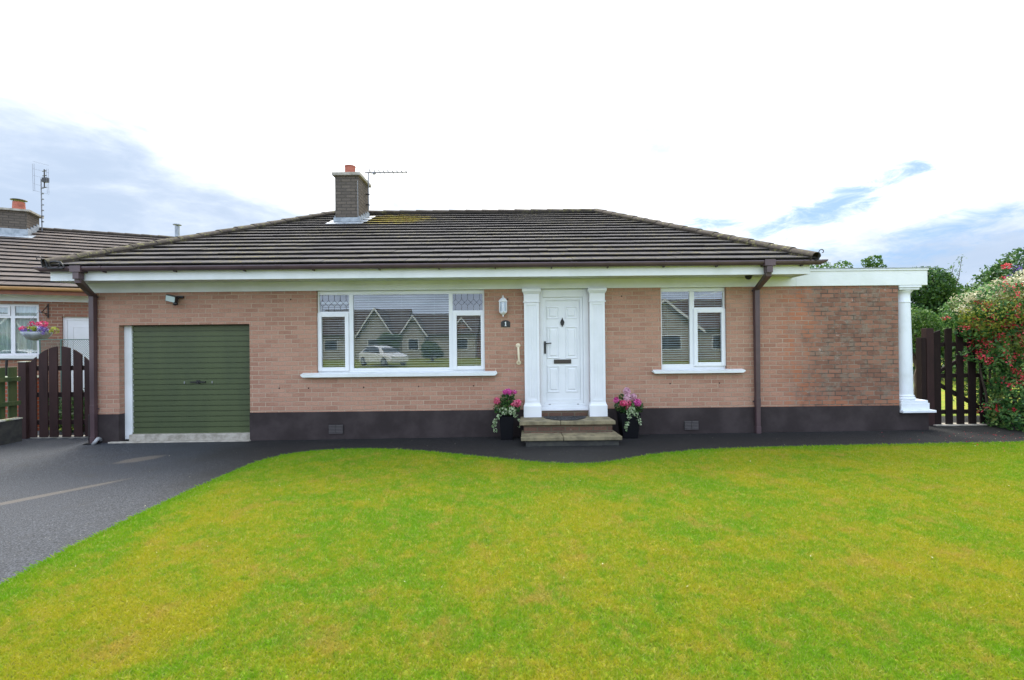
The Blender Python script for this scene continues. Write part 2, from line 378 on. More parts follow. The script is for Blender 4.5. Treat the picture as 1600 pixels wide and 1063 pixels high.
def grass_cols(g, pos, k=1.0):
    n1 = g.noise(pos, .5, 5, .65, .6); n2 = g.noise(pos, 2.3, 6, .7, .4); n3 = g.noise(pos, 9, 5, .7); n4 = g.noise(pos, 30, 3, .7)
    t = g.math('ADD', g.math('ADD', g.math('MULTIPLY', n1, .34), g.math('MULTIPLY', n2, .28)), g.math('ADD', g.math('MULTIPLY', n3, .22), g.math('MULTIPLY', n4, .16)))
    c = g.mix(g.smooth(t, .42, .58), (.175*k, .345*k, .010*k), (.395*k, .375*k, .018*k))
    c = g.mix(g.math('MULTIPLY', g.smooth(g.math('ADD', g.math('MULTIPLY', n3, .5), g.math('MULTIPLY', n4, .5)), .50, .64), .45), c, (.50*k, .42*k, .085*k))
    c = g.mix(g.math('MULTIPLY', g.smooth(g.noise(pos, 2.6, 7, .75, .3), .52, .66), .68), c, (.47*k, .340*k, .070*k))
    c = g.mix(g.math('MULTIPLY', g.smooth(g.noise(g.mapping(pos, loc=(7, 3, 0)), 3.2, 6, .75), .56, .68), .5), c, (.11*k, .31*k, .014*k))
    return c
def grass_mat(name, blade=True, k=1.0):
    m, g, b, pos, o = newmat(name)
    c = grass_cols(g, g.mapping(pos, scale=(1, 1, 0)), k)
    if blade:
        ae = g.n('ShaderNodeAttribute', attribute_name='e')
        c = g.mix(g.math('MULTIPLY', ae.outputs['Fac'], .8), c, (.14, .34, .006))
        a = g.n('ShaderNodeAttribute', attribute_name='v')
        c = g.mix(g.math('MULTIPLY', g.smooth(a.outputs['Fac'], .84, .97), .45), c, (.55, .44, .18))
        c = g.mix(g.math('MULTIPLY', g.smooth(a.outputs['Fac'], .35, .0), .35), c, (.12, .24, .004))
        tr = g.n('ShaderNodeBsdfTranslucent'); g.put(tr.inputs[0], c)
        mx = g.n('ShaderNodeMixShader'); mx.inputs[0].default_value = .38
        g.l(b.outputs[0], mx.inputs[1]); g.l(tr.outputs[0], mx.inputs[2]); g.l(mx.outputs[0], o.inputs[0])
    else:
        c = g.mix(g.smooth(g.noise(pos, 60, 4, .7), .4, .7), c, (.10*k, .10*k, .02*k))
        bump(g, b, g.noise(pos, 90, 4, .7), .8, .01)
    g.put(b.inputs['Base Color'], c); b.inputs['Roughness'].default_value = .75; b.inputs['Specular IOR Level'].default_value = .25
    return m
M_grass = grass_mat('grass_blades'); M_turf = grass_mat('turf', False, .8)
def leaf_mat(name, dark, mid, light, trans=.35, extra=None, rough=.5):
    m, g, b, pos, o = newmat(name)
    a = g.n('ShaderNodeAttribute', attribute_name='v')
    c = g.ramp(a.outputs['Fac'], [(0, dark), (.5, mid), (1, light)])
    if extra:
        ec, lo, hi, sc = extra
        c = g.mix(g.math('MULTIPLY', g.smooth(g.noise(pos, sc, 4, .6), lo, hi), .8), c, ec)
    g.put(b.inputs['Base Color'], c); b.inputs['Roughness'].default_value = rough; b.inputs['Specular IOR Level'].default_value = .4
    tr = g.n('ShaderNodeBsdfTranslucent'); g.put(tr.inputs[0], c)
    mx = g.n('ShaderNodeMixShader'); mx.inputs[0].default_value = trans
    g.l(b.outputs[0], mx.inputs[1]); g.l(tr.outputs[0], mx.inputs[2]); g.l(mx.outputs[0], o.inputs[0])
    return m
M_leafhedge = leaf_mat('fuchsia_leaves', (.016, .070, .018), (.060, .175, .040), (.19, .33, .085), extra=((.20, .20, .03), .55, .68, 1.6))
M_leafdark = leaf_mat('dark_tree_leaves', (.012, .050, .012), (.038, .105, .024), (.100, .195, .042))
M_leafmid = leaf_mat('mid_tree_leaves', (.020, .070, .012), (.065, .155, .026), (.150, .250, .050))
M_leafcream = leaf_mat('cream_blossom', (.40, .37, .20), (.62, .58, .38), (.78, .75, .58), .3)
M_red = leaf_mat('red_flowers', (.42, .012, .03), (.66, .035, .06), (.75, .14, .18), .3)
M_pink = leaf_mat('magenta_flowers', (.50, .02, .22), (.66, .06, .36), (.75, .22, .50), .3)
M_rose = leaf_mat('rose_pink_flowers', (.62, .04, .14), (.72, .08, .22), (.78, .25, .34), .3)
M_palep = leaf_mat('pale_pink_petals', (.60, .30, .42), (.70, .42, .52), (.80, .60, .68), .3)
M_purple = leaf_mat('purple_flowers', (.10, .05, .30), (.22, .14, .48), (.38, .28, .60), .3)
M_var = leaf_mat('variegated_leaves', (.14, .26, .10), (.36, .46, .26), (.60, .66, .46), .3)
M_young = leaf_mat('young_leaves', (.10, .16, .02), (.20, .24, .03), (.34, .32, .05), .35)
M_yel = leaf_mat('yellow_green_leaves', (.22, .28, .03), (.42, .45, .06), (.55, .55, .12), .3)
M_bark = pbr('bark', (.075, .055, .04), .95, (.04, .03, .024), 12, 40, .8)

# ------------------------------------------------------------------ leaf clouds
def leaves(name, pts, nrm, size, mat, parent, jit=.9, aspect=.5, fold=.25, val=None, kind=None):
    """many small folded leaves: pts (n,3), nrm (n,3) outward directions"""
    n = len(pts); d = nrm + rng.normal(0, jit, (n, 3)); d /= np.linalg.norm(d, axis=1)[:, None]+1e-9
    a = rng.normal(0, 1, (n, 3)); t = np.cross(d, a); t /= np.linalg.norm(t, axis=1)[:, None]+1e-9
    b = np.cross(d, t); L = (size*rng.uniform(.6, 1.25, n))[:, None]
    p0 = pts-t*L*.5; p2 = pts+t*L*.5; off = b*L*aspect*.5
    p1 = pts+off+d*L*fold*.4; p3 = pts-off+d*L*fold*.4
    v = np.stack([p0, p1, p2, p3], 1).reshape(-1, 3)
    i = np.arange(n)*4
    f = np.concatenate([np.stack([i, i+1, i+2], 1), np.stack([i, i+2, i+3], 1)])
    if val is None: val = rng.uniform(0, 1, n)
    o = link_mesh(name, v, f, mat, parent, attr=np.repeat(val, 4))
    if kind: o['kind'] = kind
    return o
def cloud(blobs, n, thick=.35, low=None):
    """points in the outer shell of a union of ellipsoids; blobs: (cx,cy,cz,rx,ry,rz)"""
    B = np.array(blobs, float); wgt = (B[:, 3]*B[:, 4]+B[:, 3]*B[:, 5]+B[:, 4]*B[:, 5]); wgt /= wgt.sum()
    P, N = [], []; tot = 0
    while tot < n:
        k = rng.choice(len(B), n, p=wgt); d = rng.normal(0, 1, (n, 3)); d /= np.linalg.norm(d, axis=1)[:, None]
        r = 1-rng.power(1.6, n)[:, None]*0-np.abs(rng.normal(0, thick*.6, n))[:, None]+rng.normal(0, .05, n)[:, None]
        p = B[k, :3]+d*B[k, 3:]*r; ok = np.ones(n, bool)
        if low is not None: ok &= p[:, 2] > low
        # drop most points buried deep inside another blob
        for bb in B:
            q = ((p-bb[:3])/bb[3:]); ok &= ~((np.sum(q*q, 1) < .42) & (rng.uniform(0, 1, n) < .85))
        nn = d/B[k, 3:]; nn /= np.linalg.norm(nn, axis=1)[:, None]
        P.append(p[ok]); N.append(nn[ok]); tot += ok.sum()
    return np.concatenate(P)[:n], np.concatenate(N)[:n]
def blobset(c, r, n, sub, seed, squash=1.0):
    rg = np.random.default_rng(seed); out = [tuple(c)+(r[0]*.7, r[1]*.7, r[2]*.7)]
    for _ in range(n):
        d = rg.normal(0, 1, 3); d /= np.linalg.norm(d); k = rg.uniform(.55, .95)
        s = sub*rg.uniform(.6, 1.3)
        out.append((c[0]+d[0]*r[0]*k, c[1]+d[1]*r[1]*k, c[2]+d[2]*r[2]*k, s, s, s*squash))
    return out


# ------------------------------------------------------------------ ground
def sheet(name, poly, dz, mat, kind='structure', rows=1):
    mb = MB(); mb.face([(x, y, G(x)+dz) for x, y in poly]); o = mb.build(name, mat); o['kind'] = kind; return o
gb = MB()
gx = [-260, -12, 12, 260]
for a in range(3): gb.face([(gx[a], -260, G(gx[a])-.09), (gx[a+1], -260, G(gx[a+1])-.09), (gx[a+1], 260, G(gx[a+1])-.09), (gx[a], 260, G(gx[a])-.09)])
tag(gb.build('ground', M_turf), kind='structure')
# lawn outline: path side, driveway side, then on past the camera (x, y)
LE = [(-3.25, -8.4), (-3.36, -6.6), (-3.45, -5.0), (-3.52, -4.46), (-3.55, -3.80), (-3.54, -2.92), (-3.47, -1.68), (-3.36, -1.40), (-3.21, -1.21), (-3.03, -1.08), (-2.83, -1.00),
      (-2.45, -.935), (-1.98, -.955), (-1.45, -1.10), (-.88, -1.34), (-.42, -1.56), (.03, -1.76), (.30, -1.89), (.54, -1.97), (.82, -2.02), (1.10, -2.02), (1.34, -1.95),
      (1.58, -1.82), (1.88, -1.65), (2.19, -1.52), (2.60, -1.40), (3.0, -1.33), (3.78, -1.26), (4.7, -1.235), (5.67, -1.22), (7.6, -1.19), (9.0, -1.17), (12.5, -1.15)]
def smooth_poly(P, it=2):
    for _ in range(it):
        Q = [P[0]]
        for a, b in zip(P, P[1:]): Q += [(a[0]*.75+b[0]*.25, a[1]*.75+b[1]*.25), (a[0]*.25+b[0]*.75, a[1]*.25+b[1]*.75)]
        P = Q+[P[-1]]
    return P
LE = smooth_poly(LE)
lawn_poly = LE+[(12.5, -8.4)]
# drive and path (one sheet running under the lawn edge), gently falling towards the left
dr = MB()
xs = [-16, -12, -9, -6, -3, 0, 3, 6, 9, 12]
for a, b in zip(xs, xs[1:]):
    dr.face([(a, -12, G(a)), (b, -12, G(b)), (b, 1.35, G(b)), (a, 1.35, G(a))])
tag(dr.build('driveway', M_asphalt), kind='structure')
lw = MB()
top = [(x, y, G(x)+.020) for x, y in lawn_poly]
import bmesh
bm = bmesh.new(); tv = [bm.verts.new(p) for p in top]; bv = [bm.verts.new((p[0], p[1], p[2]-.06)) for p in top]
bm.faces.new(tv[::-1] if False else tv)
for i in range(len(tv)): bm.faces.new((tv[i], bv[i], bv[(i+1) % len(tv)], tv[(i+1) % len(tv)]))
bmesh.ops.triangulate(bm, faces=bm.faces[:]); bmesh.ops.recalc_face_normals(bm, faces=bm.faces[:])
lv = [tuple(v.co) for v in bm.verts]; bm.verts.index_update(); lf = [tuple(v.index for v in f.verts) for f in bm.faces]; bm.free()
lo_ = link_mesh('lawn', lv, lf, M_turf); lo_['kind'] = 'structure'
# grass blades
LP = np.array(lawn_poly)
def inside(P, poly):
    x, y = P[:, 0], P[:, 1]; c = np.zeros(len(P), bool); j = len(poly)-1
    for i in range(len(poly)):
        xi, yi = poly[i]; xj, yj = poly[j]
        if yi != yj:
            k = ((yi > y) != (yj > y)) & (x < (xj-xi)*(y-yi)/(yj-yi)+xi); c ^= k
        j = i
    return c
def blades(N, x0, x1, y0, y1, dens_near):
    P = np.stack([rng.uniform(x0, x1, N), rng.uniform(y0, y1, N)], 1)
    dist = P[:, 1]+8.24
    keep = rng.uniform(0, 1, N) < np.clip((2.6/np.maximum(dist, .9))**1.3, 0, 1)
    keep &= np.abs(P[:, 0]) < dist*1.12+1.2
    return P[keep]
P = blades(3000000, -4, 10, -7.2, -.8, 1)
P = P[inside(P, lawn_poly)]
# a ragged longer fringe hanging over the edge
seg = np.array(LE); L = np.hypot(*(seg[1:]-seg[:-1]).T); kx = rng.choice(len(L), 26000, p=L/L.sum()); tt = rng.uniform(0, 1, 26000)[:, None]
E = seg[kx]*(1-tt)+seg[kx+1]*tt; dn = (seg[kx+1]-seg[kx]); dn /= np.linalg.norm(dn, axis=1)[:, None]
nout = np.stack([-dn[:, 1], dn[:, 0]], 1); E = E+nout*rng.normal(-.012, .014, 26000)[:, None]
nP = len(P); P = np.concatenate([P, E]); n = len(P)
dist = P[:, 1]+8.24
hgt = rng.uniform(.014, .029, n); hgt[nP:] *= rng.uniform(1.0, 2.0, n-nP)
wid = rng.uniform(.0013, .0024, n)*np.clip(dist/2.4, 1, 2.6)
ang = rng.uniform(0, 2*math.pi, n); lean = rng.uniform(0.1, 1.15, n)*hgt; la = rng.uniform(0, 2*math.pi, n)
z0 = .115+.004*P[:, 0]+.016
z0[nP:] = .115+.004*P[nP:, 0]+.005
ca, sa = np.cos(ang)*wid, np.sin(ang)*wid
lx, ly = np.cos(la)*lean, np.sin(la)*lean
lx[nP:] += nout[:, 0]*.014; ly[nP:] += nout[:, 1]*.014
v = np.empty((n, 4, 3))
v[:, 0] = np.stack([P[:, 0]-ca, P[:, 1]-sa, z0], 1); v[:, 1] = np.stack([P[:, 0]+ca, P[:, 1]+sa, z0], 1)
v[:, 2] = np.stack([P[:, 0]+ca*.7+lx*.4, P[:, 1]+sa*.7+ly*.4, z0+hgt*.6], 1); v[:, 3] = np.stack([P[:, 0]+lx, P[:, 1]+ly, z0+hgt], 1)
i4 = np.arange(n)*4
f = np.concatenate([np.stack([i4, i4+1, i4+2], 1), np.stack([i4, i4+2, i4+3], 1)])
gr = link_mesh('grass', v.reshape(-1, 3), f, M_grass, attr=np.repeat(rng.uniform(0, 1, n), 4))
ed = np.full(n, 9.0)
for a_, b_ in zip(seg[:-1], seg[1:]):
    ab = b_-a_; t_ = np.clip(((P-a_) @ ab)/(ab @ ab), 0, 1); ed = np.minimum(ed, np.hypot(*(P-a_-t_[:, None]*ab).T))
ed = np.clip(1-ed/(.28+.12*np.sin(P[:, 0]*3.1)), 0, 1); ed[:] = np.maximum(ed, np.clip((P[:, 0]-4.2)/5, 0, .5)*np.clip((P[:, 1]+5.5)/3, 0, 1))
ae = gr.data.attributes.new('e', 'FLOAT', 'POINT'); ae.data.foreach_set('value', np.repeat(ed, 4).astype(np.float32))
gr['kind'] = 'stuff'; gr['label'] = 'mown green and straw-yellow grass of the front lawn'; gr['category'] = 'grass'

# ------------------------------------------------------------------ the bungalow
H = empty('bungalow', (0, 4.5, .1), 'pink brick bungalow with brown tiled hipped roof and dark painted plinth', 'house')
def wall_grid(mb, x0, x1, z0, z1, holes, y0, y1, mi=0):
    xs = sorted({x0, x1, *[h[0] for h in holes], *[h[1] for h in holes]}); zs = sorted({z0, z1, *[h[2] for h in holes], *[h[3] for h in holes]})
    xs = [x for x in xs if x0 <= x <= x1]; zs = [z for z in zs if z0 <= z <= z1]
    def solid(i, j):
        if i < 0 or j < 0 or i >= len(xs)-1 or j >= len(zs)-1: return False
        cx, cz = (xs[i]+xs[i+1])/2, (zs[j]+zs[j+1])/2
        return not any(h[0] < cx < h[1] and h[2] < cz < h[3] for h in holes)
    for i in range(len(xs)-1):
        for j in range(len(zs)-1):
            if not solid(i, j): continue
            a, b, c, d = xs[i], xs[i+1], zs[j], zs[j+1]
            mb.face([(a, y0, c), (b, y0, c), (b, y0, d), (a, y0, d)], mi); mb.face([(b, y1, c), (a, y1, c), (a, y1, d), (b, y1, d)], mi)
            if not solid(i-1, j): mb.face([(a, y1, c), (a, y0, c), (a, y0, d), (a, y1, d)], mi)
            if not solid(i+1, j): mb.face([(b, y0, c), (b, y1, c), (b, y1, d), (b, y0, d)], mi)
            if not solid(i, j-1): mb.face([(a, y0, c), (a, y1, c), (b, y1, c), (b, y0, c)][::-1], mi)
            if not solid(i, j+1): mb.face([(a, y0, d), (b, y0, d), (b, y1, d), (a, y1, d)], mi)
PT = .572; WT = 2.641
GAR = (-6.65, -4.43, -.5, 2.088)
W1 = (-3.285, -.41, 1.235, 2.70); W2 = (2.625, 3.755, 1.205, 2.70); DR = (.53, 1.39, .3, 2.70)
mb = MB(); wall_grid(mb, -7.15, 4.236, PT, WT, [GAR, W1, W2, DR], 0, .25)
mb.box(-7.15, -6.90, .25, 9.2, PT, WT); mb.box(3.986, 4.236, .25, 9.2, PT, WT); mb.box(-6.90, 3.986, 8.95, 9.2, PT, WT)
mb.build('brick_wall', M_brick, H)
mb = MB(); mb.box(4.236, 6.733, 0, .25, PT, WT); mb.build('wing_wall', M_wing, H)
mb = MB(); wall_grid(mb, -7.17, 6.72, -.2, PT, [GAR, (.50, 1.42, .3, 5)], -.018, .25)
mb.box(-7.17, -6.92, .25, 9.2, -.2, PT); mb.box(4.0, 4.255, .25, 9.22, -.2, PT)
mb.box(6.72, 7.235, -.006, .40, -.2, .448)
mb.build('plinth', M_plinth, H)
# interior: floor, back partition, ceiling
mb = MB(); mb.box(-6.9, 3.98, .25, 8.95, .2, .42); mb.box(-6.9, 3.98, .26, 8.9, WT+.01, WT+.05); mb.box(-4.30, 3.98, 4.0, 4.1, .42, WT)
mb.box(-4.42, -4.30, .25, 4.1, .42, WT); mb.box(0.2, 0.3, .25, 4.0, .42, WT); mb.box(1.9, 2.0, .25, 4.0, .42, WT); mb.build('inner_partition', M_inner, H)
# air bricks
for cx, cz in ((-2.96, .278), (3.12, .276)):
    mb = MB(); mb.box(cx-.125, cx+.125, -.024, -.0185, cz-.075, cz+.075)
    for r in range(6):
        for c_ in range(2): mb.box(cx-.118+c_*.121, cx-.004+c_*.121, -.040, -.0245, cz-.073+r*.025, cz-.059+r*.025, 1)
    mb.build('air_vent', [M_dark, M_vent], H)
# small round plugs in the brickwork
mb = MB()
for x, z in ((-3.43, .98), (-2.49, .985), (-1.55, .99), (-.61, .99), (2.77, .99), (3.62, .99), (-3.72, 2.50), (-.01, 2.47), (1.95, 2.50), (-3.93, .985), (4.30, 2.50)):
    mb.loft([[(x+.012*math.cos(a*math.pi/4), y, z+.012*math.sin(a*math.pi/4)) for a in range(8)] for y in (0, -.006)])
tag(mb.build('wall_plug', M_darkwood, H), kind='stuff')

# ---- roof
EY, EZ, RY, RZ = -.64, 2.972, 4.55, 5.125
EXL, EXR, RXL, RXR, BY = -7.27, 4.90, -4.58, 2.36, 9.74
def clip(poly, a, b, c):
    out = []
    for i in range(len(poly)):
        p, q = poly[i], poly[(i+1) % len(poly)]; dp = a*p[0]+b*p[1]-c; dq = a*q[0]+b*q[1]-c
        if dp >= 0: out.append(p)
        if (dp > 0) != (dq > 0) and abs(dp-dq) > 1e-9: t = dp/(dp-dq); out.append((p[0]+(q[0]-p[0])*t, p[1]+(q[1]-p[1])*t))
    return out
def tiled(name, o, u, s, poly, mats, parent, gauge=.343, tw=.332, seed=0):
    """concrete interlocking tiles over a plane: origin o, unit u along the eave, unit s up the slope, convex poly in (u,s) counter-clockwise"""
    rg = random.Random(seed); o, u, s = Vector(o), Vector(u).normalized(), Vector(s).normalized(); nv = u.cross(s).normalized()
    V, F, MI, A = [], [], [], []
    um = min(p[0] for p in poly); uM = max(p[0] for p in poly); sM = max(p[1] for p in poly)
    row = 0; s0 = -.0
    while s0 < sM:
        off = (row % 2)*tw*.5; k = um-off-tw
        while k < uM:
            r = [(k+.003, s0), (k+tw-.003, s0), (k+tw-.003, s0+gauge+.06), (k+.003, s0+gauge+.06)]
            for i in range(len(poly)):
                p, q = poly[i], poly[(i+1) % len(poly)]; a, b = -(q[1]-p[1]), (q[0]-p[0])
                r = clip(r, a, b, a*p[0]+b*p[1])
                if len(r) < 3: break
            if len(r) >= 3:
                j = rg.uniform(-.0022, .0022); js = rg.uniform(-.004, .004); val = rg.uniform(0, 1); i0 = len(V); n = len(r)
                def hh(sv, base): return base+j-(sv-s0)*.112
                top = [o+u*p[0]+s*(p[1]+(js if p[1] < s0+.01 else 0))+nv*hh(p[1], .066) for p in r]
                bot = [o+u*p[0]+s*(p[1]+(js if p[1] < s0+.01 else 0))+nv*hh(p[1], .046) for p in r]
                V += [tuple(p) for p in top+bot]; A += [val]*(2*n)
                F.append(tuple(range(i0, i0+n))); MI.append(0)
                F.append(tuple(range(i0+n, i0+2*n))[::-1]); MI.append(1)
                for e in range(n): F.append((i0+e, i0+n+e, i0+n+(e+1) % n, i0+(e+1) % n)); MI.append(1)
            k += tw
        row += 1; s0 += gauge
    # underlay just below the tiles
    i0 = len(V); V += [tuple(o+u*p[0]+s*p[1]-nv*.012) for p in poly]; A += [0]*len(poly); F.append(tuple(range(i0, i0+len(poly)))); MI.append(1)
    return link_mesh(name, V, F, mats, parent, MI, attr=A)
sl = math.hypot(RY-EY, RZ-EZ)
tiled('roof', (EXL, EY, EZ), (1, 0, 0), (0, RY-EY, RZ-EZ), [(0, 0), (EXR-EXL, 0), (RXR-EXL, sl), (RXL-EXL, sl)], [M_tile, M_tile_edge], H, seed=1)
sb = math.hypot(BY-RY, RZ-EZ)
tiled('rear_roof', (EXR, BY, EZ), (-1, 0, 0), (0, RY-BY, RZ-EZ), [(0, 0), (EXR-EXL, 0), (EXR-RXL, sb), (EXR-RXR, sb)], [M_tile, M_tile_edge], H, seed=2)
shl = math.hypot(RXL-EXL, RZ-EZ)
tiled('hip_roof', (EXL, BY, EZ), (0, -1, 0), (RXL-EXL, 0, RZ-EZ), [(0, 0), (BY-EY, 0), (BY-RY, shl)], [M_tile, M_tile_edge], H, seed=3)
shr = math.hypot(EXR-RXR, RZ-EZ)
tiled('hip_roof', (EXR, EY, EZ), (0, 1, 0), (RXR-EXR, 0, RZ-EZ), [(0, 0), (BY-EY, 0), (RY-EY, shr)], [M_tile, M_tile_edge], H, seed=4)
def capping(name, a, b, up, mat, parent, r=.115, L=.44, lift=.02, seed=0):
    a, b = Vector(a), Vector(b); t = (b-a).normalized(); n = int((b-a).length/L)+1; L = (b-a).length/n
    up = Vector(up); up = (up-t*up.dot(t)).normalized(); sd_ = t.cross(up); V, F, A = [], [], []; rg = random.Random(seed)
    for k in range(n):
        p0 = a+t*(k*L)+up*(lift+.012+rg.uniform(-.003, .003)); p1 = a+t*((k+1)*L+.03)+up*lift; val = rg.uniform(0, 1); i = len(V); m_ = 10
        for q, rad in ((p0, r), (p1, r*.97)):
            for rd in (rad, rad-.016):
                for j in range(m_+1):
                    an = math.pi*(j/m_); V.append(tuple(q+sd_*rd*math.cos(an)+up*(rd*.62*math.sin(an)))); A.append(val)
        M1 = m_+1
        for j in range(m_):
            F.append((i+j, i+j+1, i+2*M1+j+1, i+2*M1+j)); F.append((i+M1+j, i+3*M1+j, i+3*M1+j+1, i+M1+j+1))
            F.append((i+j, i+M1+j, i+M1+j+1, i+j+1)); F.append((i+2*M1+j, i+2*M1+j+1, i+3*M1+j+1, i+3*M1+j))
        for j in (0, m_): F.append((i+j, i+2*M1+j, i+3*M1+j, i+M1+j))
        # mortar bedding along both sides
        for sg in (-1, 1):
            q = len(V); V += [tuple(p0+sd_*sg*(r-.012)), tuple(p1+sd_*sg*(r-.012)), tuple(p1+sd_*sg*(r-.03)-up*.075), tuple(p0+sd_*sg*(r-.03)-up*.075)]; A += [.2]*4; F.append((q, q+1, q+2, q+3))
    return link_mesh(name, V, F, mat, parent, attr=A)
capping('ridge_tiles', (RXL, RY, RZ+.03), (RXR, RY, RZ+.03), (0, 0, 1), M_ridge, H, r=.12)
for s_, (ex, rx, fy) in enumerate(((EXL, RXL, EY), (EXR, RXR, EY), (EXL, RXL, BY), (EXR, RXR, BY))):
    capping('hip_tiles', (ex, fy, EZ+.045), (rx, RY, RZ+.045), (0, 0, 1), M_ridge, H, r=.115, seed=s_)
# hip irons: scrolled brackets at the foot of both front hips
for sx, ex in ((-1, EXL), (1, EXR)):
    mb = MB(); pts = []
    bx, by, bz = ex+sx*.02, EY-.03, EZ+.02
    mb.tube([(bx-sx*.10, by+.06, bz), (bx, by, bz+.0), (bx+sx*.015, by-.01, bz+.10)], .012, 6)
    for k in range(20):
        th = k/19*4.6; r_ = .048*(1-k/26); pts.append((bx+sx*(.055-r_*math.cos(th)), by-.01, bz+.10+.05*min(1, k/4)*0+r_*math.sin(th)+.02))
    mb.tube([(bx+sx*.015, by-.01, bz+.09)]+pts, .007, 6)
    if sx < 0:
        cc = (ex+.17, by, bz+.03)
        mb.tube([(cc[0]+.085*math.cos(a), cc[1], cc[2]+.055*math.sin(a)) for a in np.linspace(0, 2*math.pi, 16)], .010, 6)
        mb.tube([(ex+.02, by, bz+.085), (ex+.10, by, bz+.075), (ex+.26, by, bz+.07), (ex+.32, by, bz-.01)], .012, 6)
        mb.tube([(ex+.04, by, bz+.08), (ex+.06, by, bz-.03), (ex+.30, by, bz-.03)], .013, 6)
    mb.build('hip_iron', M_dark, H)
# fascia, soffit, frieze board
mb = MB()
mb.box(EXL+.10-.14, EXR-.02, -.52, -.495, 2.785, 2.935)
mb.box(EXL-.04, EXL-.015, -.495, 9.6, 2.785, 2.935); mb.box(EXR-.045, EXR-.02, -.495, 9.6, 2.785, 2.935); mb.box(EXL-.04, EXR-.02, 9.6, 9.625, 2.785, 2.935)
mb.build('fascia', M_wood_white, H)
mb = MB(); mb.box(EXL-.014, EXR-.046, -.494, -.002, 2.800, 2.812); mb.box(EXL-.014, -7.152, 0, 9.6, 2.800, 2.812); mb.box(4.24, EXR-.046, .42, 9.6, 2.80, 2.812); mb.build('soffit', M_soft, H)
mb = MB(); mb.box(-7.16, 4.95, -.028, .25, WT+.001, 2.799); mb.box(-7.16, -6.9, .25, 9.2, WT+.001, 2.799); mb.build('frieze_board', M_wood_white, H)
# soffit vent dots
mb = MB()
for k in range(120): mb.box(-7.1+k*.1, -7.06+k*.1, -.47, -.455, 2.797, 2.799)
tag(mb.build('soffit_vent', M_tile_edge, H), kind='stuff')
# wing beam with capping, cantilevered over the column
mb = MB(); mb.box(4.951, 7.222, -.030, .42, WT+.001, 2.895); mb.box(4.95, 7.235, -.045, .435, 2.896, 2.932); mb.build('porch_beam', M_wood_white, H, bevel=.004)
mb = MB(); mb.box(4.90, 7.245, -.055, .445, 2.933, 2.944); mb.build('beam_capping', M_galv, H)
# column
cx, cy = 6.93, .17
mb = MB()
mb.box(cx-.205, cx+.37, cy-.26, cy+.26, .450, .492); mb.box(cx-.19+.0, cx+.30, cy-.205, cy+.205, .4925, .61); mb.box(cx-.175, cx+.285, cy-.19, cy+.19, .6105, .655)
mb.build('pedestal', M_column, H, bevel=.006)
pr = [(.175, .6555), (.182, .672), (.182, .690), (.170, .703), (.158, .706), (.166, .716), (.168, .728), (.160, .738), (.150, .744)]
for k in range(9): t = k/8; pr.append((.150-.026*t**1.3, .76+1.58*t))
pr += [(.124, 2.345), (.134, 2.352), (.134, 2.366), (.124, 2.373), (.123, 2.50), (.128, 2.515), (.150, 2.54), (.162, 2.565)]
mb = MB(); mb.lathe(pr, (cx, cy), 40); mb.build('column_shaft', M_column, H, smooth=True)
mb = MB(); mb.box(cx-.175, cx+.175, cy-.175, cy+.175, 2.566, 2.602); mb.box(cx-.195, cx+.195, cy-.195, cy+.195, 2.6025, 2.6405); mb.build('capital', M_column, H, bevel=.005)

# gutter
mb = MB(); prof = [(-.055, .0), (-.058, -.02), (-.050, -.045), (-.036, -.062), (-.018, -.072), (.018, -.072), (.05, -.06), (.056, 0)]
def gut(mb, x0, x1, yc, zt):
    inner = [(y*.9, z*.9+.002) for y, z in prof][::-1]; ring = prof+inner
    mb.loft([[(x, yc+y, zt+z) for y, z in ring] for x in (x0, x1)])
gut(mb, EXL-.12, EXR+.10, -.59, 2.995)
gob = mb.build('gutter', M_brown, H)
def gbr(mb, xk):
    ring = [(y*1.1, z*1.08) for y, z in prof]+[(y*1.02, z*1.02) for y, z in prof][::-1]
    mb.loft([[(x, -.59+y, 2.998+z) for y, z in ring] for x in (xk-.012, xk+.012)])
for xk in [-6.42, -5.3, -4.2, -3.1, -2.05, -1.1, -.2, .7, 1.6, 2.5, 3.35, 4.72]:
    mb = MB(); gbr(mb, xk); mb.box(xk-.008, xk+.008, -.60, -.522, 2.905, 2.93); mb.build('gutter_bracket', M_brown, H)
for xk in (-3.62, 1.05):
    mb = MB(); gbr(mb, xk-.035); gbr(mb, xk+.035); gut(mb, xk-.03, xk+.03, -.59, 2.9955); mb.build('gutter_union', M_brown, H)
for gx_ in (EXL-.12, EXR+.10):
    mb = MB(); e_ = .10 if gx_ > 0 else -.10
    mb.loft([[(gx_, -.59+y*1.05, 2.997+z*1.05) for y, z in prof], [(gx_+e_, -.59+y*.9, 2.999+z*.42) for y, z in prof]]); mb.build('gutter_end', M_brown, H)
# downpipes
def downpipe(xg, xw, zbot, name='downpipe'):
    mb = MB(); s = .034
    mb.box(xg-.085, xg+.085, -.662, -.520, 2.905, 3.006); mb.box(xg-.048, xg+.048, -.648, -.545, 2.80, 2.9045)
    yp = -.060
    mb.tube([(xg, -.597, 2.86), (xg, -.597, 2.775), (xw, yp, 2.585), (xw, yp, zbot)], 0, sq=(s, s))
    mb.tube([(xw, yp, 2.62), (xw, yp, 2.54)], 0, sq=(.040, .040))
    mb.tube([(xw, yp, .74), (xw, yp, .60)], 0, sq=(.039, .039)); mb.tube([(xw, yp, zbot+.12), (xw, yp, zbot)], 0, sq=(.040, .040))
    for z in (2.57, .67): mb.box(xw-.062, xw+.062, -.028, -.019, z-.014, z+.014)
    mb.build(name, M_brown, H, bevel=.003)
downpipe(-6.80, -7.035, .085); downpipe(4.165, 4.245, .13)
